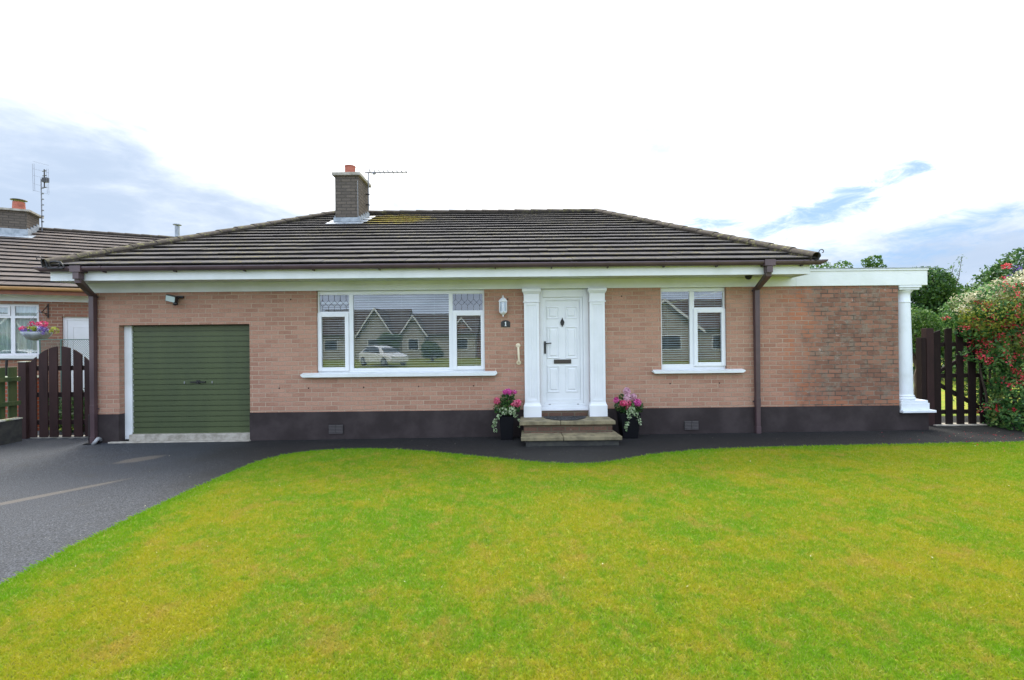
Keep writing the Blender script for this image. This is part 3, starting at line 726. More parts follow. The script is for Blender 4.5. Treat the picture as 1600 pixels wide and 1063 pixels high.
mb = MB(); mb.tube([(-6.95, -.02, .13), (-6.95, -.06, .17), (-6.92, -.12, .18), (-6.93, -.15, .14), (-6.97, -.16, .09)], .028, 10); mb.build('waste_pipe', M_cable, H, smooth=True)
mb = MB(); mb.box(-7.14, -6.94, -.16, .0-.02, .094, .101); mb.build('drain_grid', M_dark, H)

# chimney
mb = MB(); mb.box(-4.09, -3.535, 3.2, 4.04, 4.3, 5.72); ch = mb.build('chimney', M_chim, H)
mb = MB(); mb.box(-4.145, -3.48, 3.14, 4.10, 5.7205, 5.795); mb.build('cap_slab', M_conc, ch, bevel=.008)
mb = MB(); mb.lathe([(.125, 5.796), (.122, 5.98), (.126, 6.015), (.132, 6.02), (.132, 6.035), (.105, 6.035), (.10, 5.88)], (-3.81, 3.45), 20); mb.build('chimney_pot', M_pot, ch, smooth=False)
mb = MB()
def rz(y): return EZ+(y-EY)*(RZ-EZ)/(RY-EY)
mb.box(-4.125, -3.50, 3.175, 3.1995, rz(3.2)+.02, rz(3.2)+.16)
th = math.atan2(RZ-EZ, RY-EY)
mb.face([(-4.25, 2.98, rz(2.98)+.062), (-3.39, 2.98, rz(2.98)+.062), (-3.39, 3.2, rz(3.2)+.062), (-4.25, 3.2, rz(3.2)+.062)])
mb.face([(-4.25, 2.98, rz(2.98)+.058), (-3.39, 2.98, rz(2.98)+.058), (-3.39, 2.985, rz(2.98)+.03), (-4.25, 2.985, rz(2.98)+.03)])
for sx, x in ((1, -3.535), (-1, -4.09)):
    for k in range(5):
        y0 = 3.19+k*.17; zt = rz(y0+.09)+.17
        xa, xb = (x+.001, x+.014+.002*(k % 2)) if sx > 0 else (x-.014-.002*(k % 2), x-.001)
        mb.prism([(xa, rz(y0)), (xb, rz(y0)), (xb, zt), (xa, zt)], y0, y0+.178)
    xe = x+sx*.17
    mb.face([(x, 3.2, rz(3.2)+.060), (xe, 3.2, rz(3.2)+.060), (xe, 4.1, rz(4.1)+.060), (x, 4.1, rz(4.1)+.060)])
mb.build('flashing', M_galv, ch)
mb = MB(); mb.tube([(-3.55, 3.192, 4.72), (-3.55, 3.192, 5.60)], .006, 6); mb.build('conduit', M_cable, ch)

# ---- garage door
mb = MB(); yb = .135; z = .235; ring = []; rib = .0925
zz = z; pf = [(yb, z)]
while zz < 2.085:
    pf += [(yb-.005, zz+.070), (yb+.020, zz+.0745), (yb+.020, zz+.0845), (yb, zz+.0885)]; zz += rib
pf = [(y, min(q, 2.12)) for y, q in pf]
for a, b in zip(pf, pf[1:]): mb.face([(-6.52, a[0], a[1]), (-4.36, a[0], a[1]), (-4.36, b[0], b[1]), (-6.52, b[0], b[1])])
mb.face([(-6.52, .2, z), (-4.36, .2, z), (-4.36, .2, 2.12), (-6.52, .2, 2.12)])
mb.box(-6.52, -4.36, .11, .15, .213, .234)
gd = mb.build('garage_door', M_green, H)
mb = MB(); mb.box(-5.52, -5.26, .108, .130, 1.085, 1.105); mb.box(-5.42, -5.36, .118, .130, 1.065, 1.125); mb.lathe([(.016, 1.07), (.016, 1.10)], (-5.39, .115), 12)
mb.build('handle', M_dark, gd)
for px in (-5.63, -5.15): mb = MB(); mb.box(px-.005, px+.005, .122, .1335, 1.07, 1.11); mb.build('stop_bolt', M_cable, gd)
mb = MB(); mb.box(-6.648, -6.521, .108, .20, G(-6.6)+.03, 2.086); mb.build('garage_frame', M_wood_white, H, bevel=.004)
mb = MB(); mb.box(-6.515, -4.432, .02, .24, 0, .212); mb.box(-6.80, -4.41, -.075, .018, 0, .108); mb.build('garage_sill', M_conc, H, bevel=.012)
mb = MB(); mb.box(-6.9, -4.5, 2.5, 2.55, 0, 2.6); mb.build('inner_partition', M_inner, H)

# ---- windows
FY = .055
def frame_rect(mb, x0, x1, z0, z1, t, y0, y1, tb=None, tt=None):
    tb = t if tb is None else tb; tt = t if tt is None else tt
    mb.box(x0, x0+t, y0, y1, z0, z1); mb.box(x1-t, x1, y0, y1, z0, z1); mb.box(x0+t, x1-t, y0, y1, z0, z0+tb); mb.box(x0+t, x1-t, y0, y1, z1-tt, z1)
def pane(win, x0, x1, z0, z1, y, leads=False):
    mb = MB(); mb.face([(x0, y, z0), (x1, y, z0), (x1, y, z1), (x0, y, z1)]); mb.build('pane', M_glass, win)
    if leads:
        mb = MB(); r = .0024; yy = y-.003; W = x1-x0; Hh = z1-z0; n = 5; c0 = W/n
        top, bot = z1-Hh*.32, z0+Hh*.30; mid = (top+bot)/2
        for k in range(n):
            xc = x0+c0*(k+.5)-c0*.02
            mb.box(xc-r, xc+r, yy-r, yy, top, z1); mb.box(xc-r, xc+r, yy-r, yy, z0, bot)
            for sx in (-1, 1):
                for (za, zb) in ((top, mid), (bot, mid)):
                    xe = min(max(xc+sx*c0/2, x0), x1); mb.tube([(xc, yy, za), (xe, yy, zb)], r, 4)
        mb.build('leading', M_galv if False else M_dark, win)
def blind(win, x0, x1, z0, z1, y, pitch=.0415, tilt=44, cords=2, seed=0):
    rg = random.Random(seed); mb = MB(); n = int((z1-z0)/pitch); c, s = math.cos(R(tilt)), math.sin(R(tilt)); wd = .0125
    for k in range(n+1):
        z = z1-.02-k*pitch+rg.uniform(-.0012, .0012); tw = rg.uniform(-.003, .003)
        mb.face([(x0, y-wd*c, z-wd*s+tw*.3), (x1, y-wd*c, z-wd*s-tw*.3), (x1, y, z+.0025-tw*.3), (x0, y, z+.0025+tw*.3)])
        mb.face([(x0, y, z+.0025+tw*.3), (x1, y, z+.0025-tw*.3), (x1, y+wd*c, z+wd*s), (x0, y+wd*c, z+wd*s)])
    for k in range(cords):
        xc = x0+(x1-x0)*((k+.5)/cords if cords > 1 else .5)
        mb.box(xc-.0012, xc+.0012, y-.013, y-.0115, z0, z1)
    mb.box(x0, x1, y-.014, y+.014, z1-.012, z1+.012)
    mb.build('blind', M_white, win)
def light_open(win, x0, x1, z0, z1, seed, t=.055):
    """an opening casement sash: proud frame with glass"""
    mb = MB(); frame_rect(mb, x0, x1, z0, z1, t, FY-.022, FY+.04); mb.build('sash', M_white, win, bevel=.005)
    pane(win, x0+t, x1-t, z0+t, z1-t, FY+.012)
# window 1: left casement | wide fixed light | right casement
mb = MB()
frame_rect(mb, -3.283, -.412, 1.237, 2.640, .030, FY, FY+.07, tt=.066)
mb.box(-2.748, -2.676, FY, FY+.07, 1.2675, 2.5735); mb.box(-1.028, -.960, FY, FY+.07, 1.2675, 2.5735)
mb.box(-3.2525, -2.7485, FY, FY+.07, 2.222, 2.288); mb.box(-.9595, -.4425, FY, FY+.07, 2.222, 2.288)
mb.box(-2.6755, -1.0285, FY, FY+.07, 1.2675, 1.306)
win = mb.build('window', M_white, H, bevel=.004)
light_open(win, -3.283, -2.750, 1.262, 2.262, 1, .066); light_open(win, -.960, -.412, 1.262, 2.262, 2, .066)
pane(win, -2.676, -1.028, 1.306, 2.574, FY+.02); pane(win, -3.253, -2.748, 2.288, 2.574, FY+.02, True); pane(win, -.960, -.442, 2.288, 2.574, FY+.02, True)
blind(win, -2.71, -1.00, 1.30, 2.61, .145, cords=3, seed=1); blind(win, -3.25, -2.75, 1.30, 2.45, .145, seed=2); blind(win, -.95, -.44, 1.30, 2.24, .145, seed=3)
mb = MB(); mb.prism([(-3.50, 1.165), (-.235, 1.165), (-.20, 1.195), (-.20, 1.215), (-3.535, 1.215), (-3.535, 1.195)], -.085, .0)
mb.face([(-3.535, -.085, 1.2152), (-.20, -.085, 1.2152), (-.215, -.002, 1.240), (-3.52, -.002, 1.240)]); mb.box(-3.284, -.411, .001, .25, 1.212, 1.2365)
mb.build('window_sill', M_wood_white, win, bevel=.004)
# window 2
mb = MB(); frame_rect(mb, 2.627, 3.753, 1.207, 2.640, .030, FY, FY+.07, tt=.066, tb=.112)
mb.box(3.140, 3.222, FY, FY+.07, 1.3195, 2.5735); mb.box(3.2225, 3.7225, FY, FY+.07, 2.245, 2.300)
win = mb.build('window', M_white, H, bevel=.004)
light_open(win, 3.205, 3.753, 1.282, 2.272, 3, .066); pane(win, 2.657, 3.140, 1.319, 2.574, FY+.02); pane(win, 3.222, 3.723, 2.300, 2.574, FY+.02)
blind(win, 2.66, 3.15, 1.30, 2.60, .145, seed=4, pitch=.040); blind(win, 3.23, 3.74, 1.30, 2.60, .145, seed=5, pitch=.040)
mb = MB(); mb.prism([(2.49, 1.168), (4.00, 1.168), (4.04, 1.196), (4.04, 1.212), (2.455, 1.212), (2.455, 1.196)], -.085, 0)
mb.face([(2.455, -.085, 1.2122), (4.04, -.085, 1.2122), (4.02, -.002, 1.232), (2.475, -.002, 1.232)]); mb.box(2.626, 3.754, .001, .25, 1.183, 1.2065)
mb.build('window_sill', M_wood_white, win, bevel=.004)

# ---- front door
mb = MB()
mb.box(.531, .600, .04, .15, .62, 2.640); mb.box(1.290, 1.389, .04, .15, .62, 2.640); mb.box(.6005, 1.2895, .04, .15, 2.500, 2.640)
mb.box(.531, 1.389, .035, .16, .575, .6195); mb.box(.531, 1.389, .012, .16, .545, .5745)
mb.box(.6005, 1.2895, .055, .15, .62, .668)
mb.build('door_frame', M_white, H, bevel=.004)
mb = MB()
x0, x1, z0, z1 = .602, 1.288, .670, 2.498
mb.box(x0, x1, .085, .13, z0, z1)
frame_rect(mb, x0, x1, z0, z1, .048, .066, .0848)      # outer sash profile
frame_rect(mb, .655, 1.235, .722, 2.446, .010, .076, .0848)
def panel(mb, a, b, c, d):
    y = .0848
    def rg(k, yy): return [(a+k, yy, c+k), (b-k, yy, c+k), (b-k, yy, d-k), (a+k, yy, d-k)]
    mb.loft([rg(0, y), rg(.004, y-.012), rg(.014, y-.012), rg(.020, y+.0005)], cap=False)
    mb.loft([rg(.040, y), rg(.056, y-.012), rg(.057, y-.012)], cap=False)
    mb.face(rg(.057, y-.012))
for a, b in ((.668, .878), (.985, 1.195)):
    panel(mb, a, b, 2.125, 2.340)
    panel(mb, a, b, 1.440, 1.990); panel(mb, a, b, .855, 1.310)
dr_ = mb.build('front_door', M_white, H)
mb = MB(); mb.box(.782, 1.082, .070, .0845, 1.350, 1.422); mb.box(.797, 1.067, .066, .0705, 1.362, 1.410); mb.build('letter_plate', pbr('bronze_plate', (.045, .035, .03), .4, None, bstr=0), dr_, bevel=.003)
mb = MB(); kx = .934
mb.prism([(kx, 2.150), (kx+.012, 2.115), (kx+.026, 2.095), (kx+.036, 2.065), (kx+.028, 2.035), (kx+.012, 2.010), (kx, 1.985), (kx-.012, 2.010), (kx-.028, 2.035), (kx-.036, 2.065), (kx-.026, 2.095), (kx-.012, 2.115)], .066, .0845)
mb.tube([(kx+.028*math.cos(a), .058, 2.055+.040*math.sin(a)) for a in np.linspace(.6, 5.8, 14)], .005, 6)
mb.build('door_knocker', M_dark, dr_, bevel=.003)
mb = MB(); mb.box(.612, .646, .050, .0655, 1.525, 1.740); mb.tube([(.629, .055, 1.700), (.629, .020, 1.700), (.735, .018, 1.706)], .010, 8); mb.build('handle', M_dark, dr_, bevel=.003)
for x in (.70, 1.19): mb = MB(); mb.box(x-.018, x+.018, .046, .0545, .640, .656); mb.build('drain_cap', M_cable, dr_, bevel=.002)
mb = MB(); mb.box(.531, 1.389, .001, .25, .30, .5445); mb.build('door_step_brick', M_riser, H)
mb = MB(); mb.box(.505, .528, -.028, -.005, 1.90, 1.955); mb.build('door_bell', M_cable, H, bevel=.003)
# pilasters
for a, b in ((.268, .522), (1.385, 1.640)):
    mb = MB(); c = (a+b)/2; hw = (b-a)/2
    yf = -.085
    mb.box(a, b, yf, -.002, .70, 2.40)
    frame_rect(mb, a, b, .70, 2.40, .045, yf-.012, yf-.0005)
    for k in (-1, 0, 1): mb.box(c+k*.042-.006, c+k*.042+.006, yf-.007, yf-.0005, .80, 2.34)
    mb.build('pilaster', M_white, H, bevel=.003)
    mb = MB()
    def ring(h, y, z): return [(c-h, -.002, z), (c-h, y, z), (c+h, y, z), (c+h, -.002, z)]
    mb.loft([ring(.150, -.125, .457), ring(.150, -.125, .640), ring(.144, -.120, .652), ring(.136, -.108, .668), ring(.129, -.0985, .700)])
    mb.build('pilaster_base', M_white, H)
    mb = MB()
    mb.loft([ring(.142, -.112, 2.401), ring(.142, -.112, 2.418), ring(.130, -.10, 2.424), ring(.130, -.10, 2.545), ring(.138, -.108, 2.556), ring(.152, -.125, 2.585), ring(.158, -.13, 2.592), ring(.158, -.13, 2.625), ring(.150, -.12, 2.639)])
    for k in range(6):
        an = k*math.pi/3; mb.lathe([(.008, 0), (.008, .001)], (0, 0), 6) if False else mb.box(c+.018*math.cos(an)-.006, c+.018*math.cos(an)+.006, -.104, -.0995, 2.485+.018*math.sin(an)-.006, 2.485+.018*math.sin(an)+.006)
    mb.build('pilaster_capital', M_white, H)
mb = MB(); mb.box(.24, 1.67, -.05, -.0285, WT+.002, 2.798); mb.build('door_head_board', M_wood_white, H)

# ---- steps
def slab(mb, x0, x1, y0, y1, z0, z1, cut, sk=0):
    for a, b in ((x0, cut-.004), (cut+.004, x1)):
        mb.loft([[(a-(0 if a > x0 else sk), y0, z), (b, y0, z), (b-(sk if b == x1 else 0), y1, z), (a, y1, z)] for z in (z0, z1)])
mb = MB(); slab(mb, .190, 1.700, -.565, -.02, .397, .4565, .82, .03); mb.build('stone_step', M_stone, H, bevel=.008)
mb = MB(); mb.box(.235, 1.655, -.52, -.02, .267, .3965); mb.build('step_riser', M_riser, H)
mb = MB(); slab(mb, .205, 1.735, -.865, -.25, .208, .2665, .83, .03); mb.build('stone_step', M_stone, H, bevel=.008)
mb = MB(); mb.box(.25, 1.69, -.825, -.02, .02, .2075); mb.build('step_riser', M_wallgrey, H)

# ------------------------------------------------------------------ things on and by the house
def disc(mb, c, r, y0, y1, n=16, mi=0):
    mb.loft([[(c[0]+r*math.cos(2*math.pi*k/n), y, c[1]+r*math.sin(2*math.pi*k/n)) for k in range(n)] for y in (y0, y1)], mi=mi)
# wall lantern
lx_, ly_ = -.088, -.085
L_ = empty('wall_lantern', (lx_, 0, 2.17), 'white half lantern on the brickwork left of the front door', 'wall light')
def hexring(r, z, n=6): return [(lx_+r*math.cos(math.pi/6+2*math.pi*k/n), ly_+r*math.sin(math.pi/6+2*math.pi*k/n)*.9, z) for k in range(n)]
mb = MB(); mb.loft([hexring(.010, 2.165), hexring(.012, 2.195), hexring(.045, 2.215), hexring(.070, 2.235), hexring(.072, 2.250)]); mb.box(lx_-.05, lx_+.05, -.02, -.001, 2.24, 2.44)
mb.build('base', M_white, L_)
mb = MB(); mb.loft([hexring(.084, 2.418), hexring(.084, 2.426), hexring(.066, 2.452), hexring(.040, 2.478), hexring(.014, 2.492), hexring(.010, 2.505), hexring(.014, 2.512), hexring(.004, 2.532)]); mb.build('roof_cap', M_white, L_)
mb = MB()
for (x, y, _) in hexring(.070, 0): mb.box(x-.006, x+.006, y-.006, y+.006, 2.2505, 2.4175)
mb.build('cage_bar', M_white, L_)
mb = MB(); mb.loft([hexring(.063, 2.252), hexring(.063, 2.416)], cap=False); mb.build('lantern_glass', M_lglass, L_)
mb = MB(); mb.lathe([(.012, 2.252), (.014, 2.30), (.014, 2.31)], (lx_, ly_), 12); mb.lathe([(.014, 2.3105), (.022, 2.335), (.020, 2.36), (.008, 2.375)], (lx_, ly_), 12); mb.build('bulb', M_white, L_, smooth=True)
# number plaque
N_ = empty('house_number_plaque', (-.048, 0, 1.99), 'small black arched plaque with a white number 1 below the wall lantern', 'number plaque')
mb = MB(); mb.prism([(-.128, 1.992), (.030, 1.992), (.030, 2.075), (.012, 2.090), (-.015, 2.104), (-.048, 2.110), (-.082, 2.104), (-.110, 2.090), (-.128, 2.075)], -.014, -.001); mb.build('plate', M_dark, N_, bevel=.003)
mb = MB(); mb.prism([(-.056, 2.012), (-.040, 2.012), (-.040, 2.082), (-.050, 2.082), (-.064, 2.066), (-.064, 2.060), (-.056, 2.062)], -.019, -.0145)
mb.prism([(-.066, 2.006), (-.030, 2.006), (-.030, 2.0118), (-.066, 2.0118)], -.019, -.0145); mb.build('numeral', M_white, N_)
# grab rail
mb = MB(); gxr = .163
mb.tube([(gxr, -.012, 1.672), (gxr, -.052, 1.668), (gxr, -.062, 1.640), (gxr+.008, -.062, 1.412), (gxr+.008, -.052, 1.384), (gxr+.008, -.012, 1.380)], .017, 12)
rail = mb.build('grab_rail', M_cream, None, smooth=True); tag(rail, 'cream plastic grab rail fixed upright to the wall beside the front door', 'grab rail')
for q_ in ((gxr, 1.672), (gxr+.008, 1.380)):
    mb = MB(); disc(mb, q_, .040, -.016, -.001, 24); mb.build('flange', M_cream, rail, bevel=.003)
# floodlight with sensor
F_ = empty('security_floodlight', (-5.60, 0, 2.45), 'black floodlight with a motion sensor above the green garage door', 'floodlight')
T = Matrix.Translation((-5.665, -.13, 2.520)) @ Matrix.Rotation(R(14), 4, 'Y') @ Matrix.Rotation(R(12), 4, 'X')
mb = MB(); mb.box(-.085, .085, -.02, .045, -.055, .055, M=T); mb.box(-.05, .05, .045, .065, -.03, .03, M=T); mb.build('lamp_housing', M_dark, F_, bevel=.004)
mb = MB(); mb.box(-.076, .076, -.0245, -.0205, -.047, .047, M=T); mb.build('lamp_glass', pbr('floodlight_glass', (.50, .60, .58), .15, None, bstr=0), F_)
mb = MB(); mb.tube([(-5.585, -.001, 2.55), (-5.585, -.05, 2.55), (-5.63, -.11, 2.50)], .010, 8); mb.box(-5.625, -5.535, -.04, -.001, 2.535, 2.575); mb.tube([(-5.585, -.05, 2.55), (-5.60, -.10, 2.46)], .010, 8); mb.build('bracket', M_dark, F_)
mb = MB(); mb.lathe([(.012, 2.405), (.032, 2.415), (.038, 2.435), (.032, 2.458), (.012, 2.466)], (-5.605, -.115), 14); mb.build('motion_sensor', M_dark, F_, smooth=True)
# dome sensor under the right eaves
mb = MB(); mb.lathe([(.012, 2.735), (.040, 2.748), (.055, 2.775), (.058, 2.799)], (4.02, -.25), 18)
tag(mb.build('dome_camera', M_dark, None, smooth=True), 'small black dome under the eaves near the right downpipe', 'camera')
# TV aerial on the chimney
A_ = empty('tv_aerial', (-3.49, 3.7, 5.2), 'long thin rooftop aerial clamped to the right side of the big chimney', 'aerial')
mb = MB(); mb.tube([(-3.475, 3.80, 5.08), (-3.475, 3.80, 6.02)], .016, 6); mb.build('mast', M_alu, A_)
for z in (5.20, 5.46): mb = MB(); mb.box(-3.533, -3.46, 3.78, 3.82, z-.012, z+.012); mb.tube([(-3.49, 3.80, z), (-3.43, 3.76, z-.02)], .012, 6); mb.build('bracket', M_dark, A_)
mb = MB(); A0 = Vector((-3.55, 3.80, 6.01)); A1 = Vector((-2.48, 3.72, 5.98)); dA = (A1-A0).normalized()
mb.tube([A0, A1], .015, 6)
for k in range(9):
    p = A0+(A1-A0)*(.12+k*.107); mb.tube([p+Vector((0, -.13, .045-.004*k)), p+Vector((0, .13, -.0))], .008, 5); mb.tube([p+Vector((0, 0, -.01)), p+Vector((0, 0, .055-.003*k))], .009, 5)
for a in (-1, 1): mb.tube([A0+dA*.04+Vector((0, -.10, 0)), A0+dA*.04+Vector((0, -.10, .13*a))], .004, 5); mb.tube([A0+dA*.10, A0+dA*.10+Vector((.03, 0, .13*a))], .0045, 5)
mb.box(-3.36, -3.30, 3.76, 3.84, 5.965, 6.005); mb.build('yagi', M_alu, A_)
# door mat
mb = MB(); ctr = (.935, -.135)
rimp = [(ctr[0]-.365, -.1), *[(ctr[0]+.365*math.cos(a), -.1+.40*math.sin(a)) for a in np.linspace(math.pi, 2*math.pi, 26)]]
mb.loft([[(x, y, z) for x, y in rimp] for z in (.4575, .4665)])
mat_ = mb.build('doormat', M_rubber); tag(mat_, 'black half-round rubber mat on the top step at the front door', 'doormat')
mb = MB()
for rr_ in (.34, .24, .14):
    mb.tube([(ctr[0]+rr_*math.cos(a), -.11+rr_*1.08*math.sin(a), .469) for a in np.linspace(math.pi*1.02, 1.98*math.pi, 22)], .0055, 6)
for k in range(1, 12):
    a = math.pi+k*math.pi/12; mb.tube([(ctr[0]+.14*math.cos(a), -.11+.15*math.sin(a), .469), (ctr[0]+.34*math.cos(a), -.11+.36*math.sin(a), .469)], .004, 5)
mb.build('raised_pattern', M_rubber, mat_)

# planters with flowers
def ball(c, r, n, out=1.0, flat=1.0):
    d = rng.normal(0, 1, (n, 3)); d /= np.linalg.norm(d, axis=1)[:, None]
    p = np.array(c)+d*np.array([r, r, r*flat])*(1-np.abs(rng.normal(0, .22, n)))[:, None]
    return p, d
def balls(lst):
    P, N = zip(*[ball(*a) for a in lst]); return np.concatenate(P), np.concatenate(N)
def planter(x, y, wt, wb, h, label, flowers, trail, greens, extra=None, skew=0):
    z0 = G(x); T_ = empty('flower_planter', (x, y, z0), label, 'planter', None)
    mb = MB()
    def sq(w_, z, s=0): return [(x-w_+s, y-w_, z), (x+w_+s, y-w_, z), (x+w_+s, y+w_, z), (x-w_+s, y+w_, z)]
    mb.loft([sq(wb, z0+.001), sq(wt, z0+h), sq(wt, z0+h+.012), sq(wt-.012, z0+h+.012), sq(wt-.03, z0+h-.05)], cap=True); mb.build('pot', M_planter, T_, bevel=.003)
    mb = MB(); mb.face(sq(wt-.018, z0+h-.025)); mb.build('soil', M_soil, T_)
    P, N = balls(greens); leaves('foliage', P, N, .045, M_leafdark, T_, aspect=.8)
    P, N = balls(trail); leaves('trailing_ivy', P, N, .032, M_var, T_, aspect=.9)
    for nm, mt, ls, sz in flowers:
        for b_ in ls: P, N = balls([b_]); leaves(nm, P, N, sz, mt, T_, jit=.4, aspect=.9, fold=.5)
    return T_
px, py = -.045, -.21
planter(px, py, .120, .095, .37, 'black square planter of magenta geraniums left of the steps',
    [('magenta_bloom', M_pink, [((px+.02, py-.03, .90), .085, 260, 1, .6), ((px+.13, py, .90), .05, 70, 1, .7)], .026),
     ('rose_bloom', M_rose, [((px-.16, py-.03, .755), .055, 130, 1, 1.2), ((px+.17, py-.05, .72), .085, 230, 1, .75), ((px+.10, py-.09, .70), .035, 50)], .026)],
    [((px-.05, py-.12, .60), .07, 90), ((px+.08, py-.12, .60), .075, 90), ((px-.13, py-.10, .50), .045, 45), ((px-.19, py-.10, .43), .045, 40), ((px-.21, py-.08, .35), .04, 40), ((px-.19, py-.08, .27), .035, 22), ((px+.15, py-.10, .52), .04, 24), ((px+.20, py-.08, .45), .028, 10), ((px+.20, py-.08, .34), .025, 7)],
    [((px, py, .64), .15, 330, 1, .9), ((px+.02, py, .78), .13, 260), ((px-.13, py-.02, .63), .09, 100), ((px+.15, py, .63), .09, 100)])
px, py = 1.995, -.22
planter(px, py, .165, .120, .40, 'black square planter with pale pink round blooms right of the steps',
    [('rose_bloom', M_rose, [((px-.10, py-.10, .70), .07, 170, 1, .7), ((px-.03, py-.12, .70), .05, 60), ((px-.05, py-.12, .625), .025, 30)], .026),
     ('magenta_bloom', M_pink, [((px-.21, py-.03, .745), .05, 80), ((px+.12, py-.08, .71), .075, 200, 1, .8)], .026),
     ('pale_pink_bloom', M_palep, [((px-.035, py-.03, .895), .060, 200), ((px-.03, py-.06, .785), .068, 240), ((px+.075, py-.04, .80), .055, 160)], .030)],
    [((px+.01, py-.16, .60), .06, 70), ((px-.02, py-.17, .55), .06, 60), ((px+.08, py-.16, .53), .045, 36), ((px-.03, py-.17, .47), .035, 22), ((px-.06, py-.16, .38), .035, 26), ((px-.08, py-.15, .32), .03, 22), ((px+.12, py-.16, .46), .04, 26), ((px+.15, py-.15, .385), .038, 24), ((px-.07, py-.15, .26), .02, 8)],
    [((px, py, .62), .17, 360, 1, .7), ((px-.15, py, .64), .09, 120), ((px+.16, py, .62), .10, 140), ((px-.12, py, .80), .045, 40)])

# ------------------------------------------------------------------ left gate, boundary fence, low wall
def picket(mb, x0, x1, y0, y1, z0, f, n=5):
    xs_ = [x0+(x1-x0)*k/(n-1) for k in range(n)]
    mb.prism([(x0, z0), (x1, z0)]+[(x, f(x)) for x in reversed(xs_)], y0, y1)
gyl = .49; gz = .10
GL = empty('arched_gate', (-8.1, gyl, gz), 'brown arched picket gate between the garage corner and the neighbouring plot', 'gate')
pk = [(-8.67, -8.54), (-8.492, -8.337), (-8.312, -8.157), (-8.082, -7.927), (-7.872, -7.717), (-7.675, -7.545)]
def archL(x): t = (x+8.11)/.50; return gz+1.64-.25*t*t
for a, b in pk:
    mb = MB(); picket(mb, a, b, gyl, gyl+.022, gz+.0, archL); mb.build('picket', M_darkwood, GL, bevel=.003)
for z in (gz+.22, gz+.72, gz+1.20): mb = MB(); mb.box(-8.67, -7.545, gyl+.023, gyl+.062, z, z+.085); mb.build('rail', M_blackwood, GL)
mb = MB(); mb.box(-8.67, -7.54, gyl+.012, gyl+.10, G(-8)-.01, G(-8)+.028); tag(mb.build('gate_threshold', M_conc), 'pale concrete strip under the arched brown gate', 'threshold')
mb = MB(); mb.box(-8.825, -8.685, gyl-.04, gyl+.10, 0, gz+1.36); po = mb.build('gate_post', M_darkwood, None, bevel=.006); tag(po, 'square brown post at the hinge side of the arched gate', 'post')
mb = MB(); mb.box(-8.83, -8.68, gyl-.045, gyl+.105, gz+1.3605, gz+1.372); mb.build('post_cap', M_cap, po)
mb = MB(); mb.box(-7.53, -7.44, gyl+.0, gyl+.08, 0, gz+1.3); tag(mb.build('gate_post', M_blackwood, None, bevel=.005), 'brown slamming post of the arched gate, beside the garage wall', 'post')
bx_ = -8.60
mb = MB(); mb.box(bx_-.12, bx_+.02, -7.0, .28, -.02, .47); bw = mb.build('boundary_wall', M_wallgrey, None, bevel=.01); tag(bw, 'low dark block wall under the green picket fence', 'wall')
mb = MB(); mb.box(bx_-.13, bx_+.03, -7.0, .285, .4705, .492); mb.build('coping', M_cap, bw, bevel=.006)
GF = empty('green_picket_fence', (bx_, -1, .49), 'mossy green picket fence standing on the low boundary wall', 'fence')
for k in range(34):
    mb = MB(); y1_ = .25-k*.20; mb.box(bx_-.055, bx_-.033, y1_-.145, y1_, .51, 1.385+.012*math.sin(k*3.1)); mb.build('picket', M_greenwood, GF, bevel=.003)
for z in (.72, 1.14): mb = MB(); mb.box(bx_-.032, bx_+.012, -6.9, .27, z, z+.07); mb.build('rail', M_greenwood, GF)
for y in (-1.6, -3.6, -5.6): mb = MB(); mb.box(bx_-.10, bx_-.056, y-.04, y+.04, .493, 1.36); mb.build('post', M_greenwood, GF)

# ------------------------------------------------------------------ right gate
gyr = .42
GR = empty('side_gate', (7.9, gyr, .14), 'dark brown arched picket gate beside the white column and flowering hedge', 'gate')
z0 = .150
def archR(x):
    t = (x-8.14)/.52; return z0+1.76-.13*t*t+.0
for a, b in ((7.705, 7.845), (7.93, 8.055), (8.135, 8.265), (8.35, 8.485), (8.56, 8.68)):
    mb = MB(); picket(mb, a, b, gyr, gyr+.025, z0, archR); mb.build('picket', M_blackwood, GR, bevel=.003)
for z in (z0+.19, z0+.85, z0+1.42): mb = MB(); mb.box(7.705, 8.70, gyr+.026, gyr+.066, z, z+.075); mb.build('rail', M_blackwood, GR)
mb = MB(); a, b = Vector((7.72, gyr+.05, z0+.80)), Vector((8.66, gyr+.05, z0+.26)); mb.tube([a, b], 0, sq=(.018, .035)); mb.tube([(7.72, gyr+.05, z0+.90), (8.66, gyr+.05, z0+1.40)], 0, sq=(.018, .03)); mb.build('brace', M_blackwood, GR)
mb = MB(); mb.box(7.565, 7.695, gyr-.03, gyr+.09, 0, 1.905); tag(mb.build('gate_post', M_darkwood, None, bevel=.005), 'tall dark post between the white column and the side gate', 'post')
mb = MB(); mb.box(7.475, 7.56, gyr-.02, gyr+.10, 0, 1.735); tag(mb.build('gate_post', M_blackwood, None, bevel=.005), 'shorter dark post nearest the white column', 'post')
mb = MB(); mb.box(7.66, 8.75, gyr-.10, gyr+.16, 0, .158); tag(mb.build('gate_threshold', M_conc, None, bevel=.01), 'pale concrete slab under the dark side gate', 'threshold')

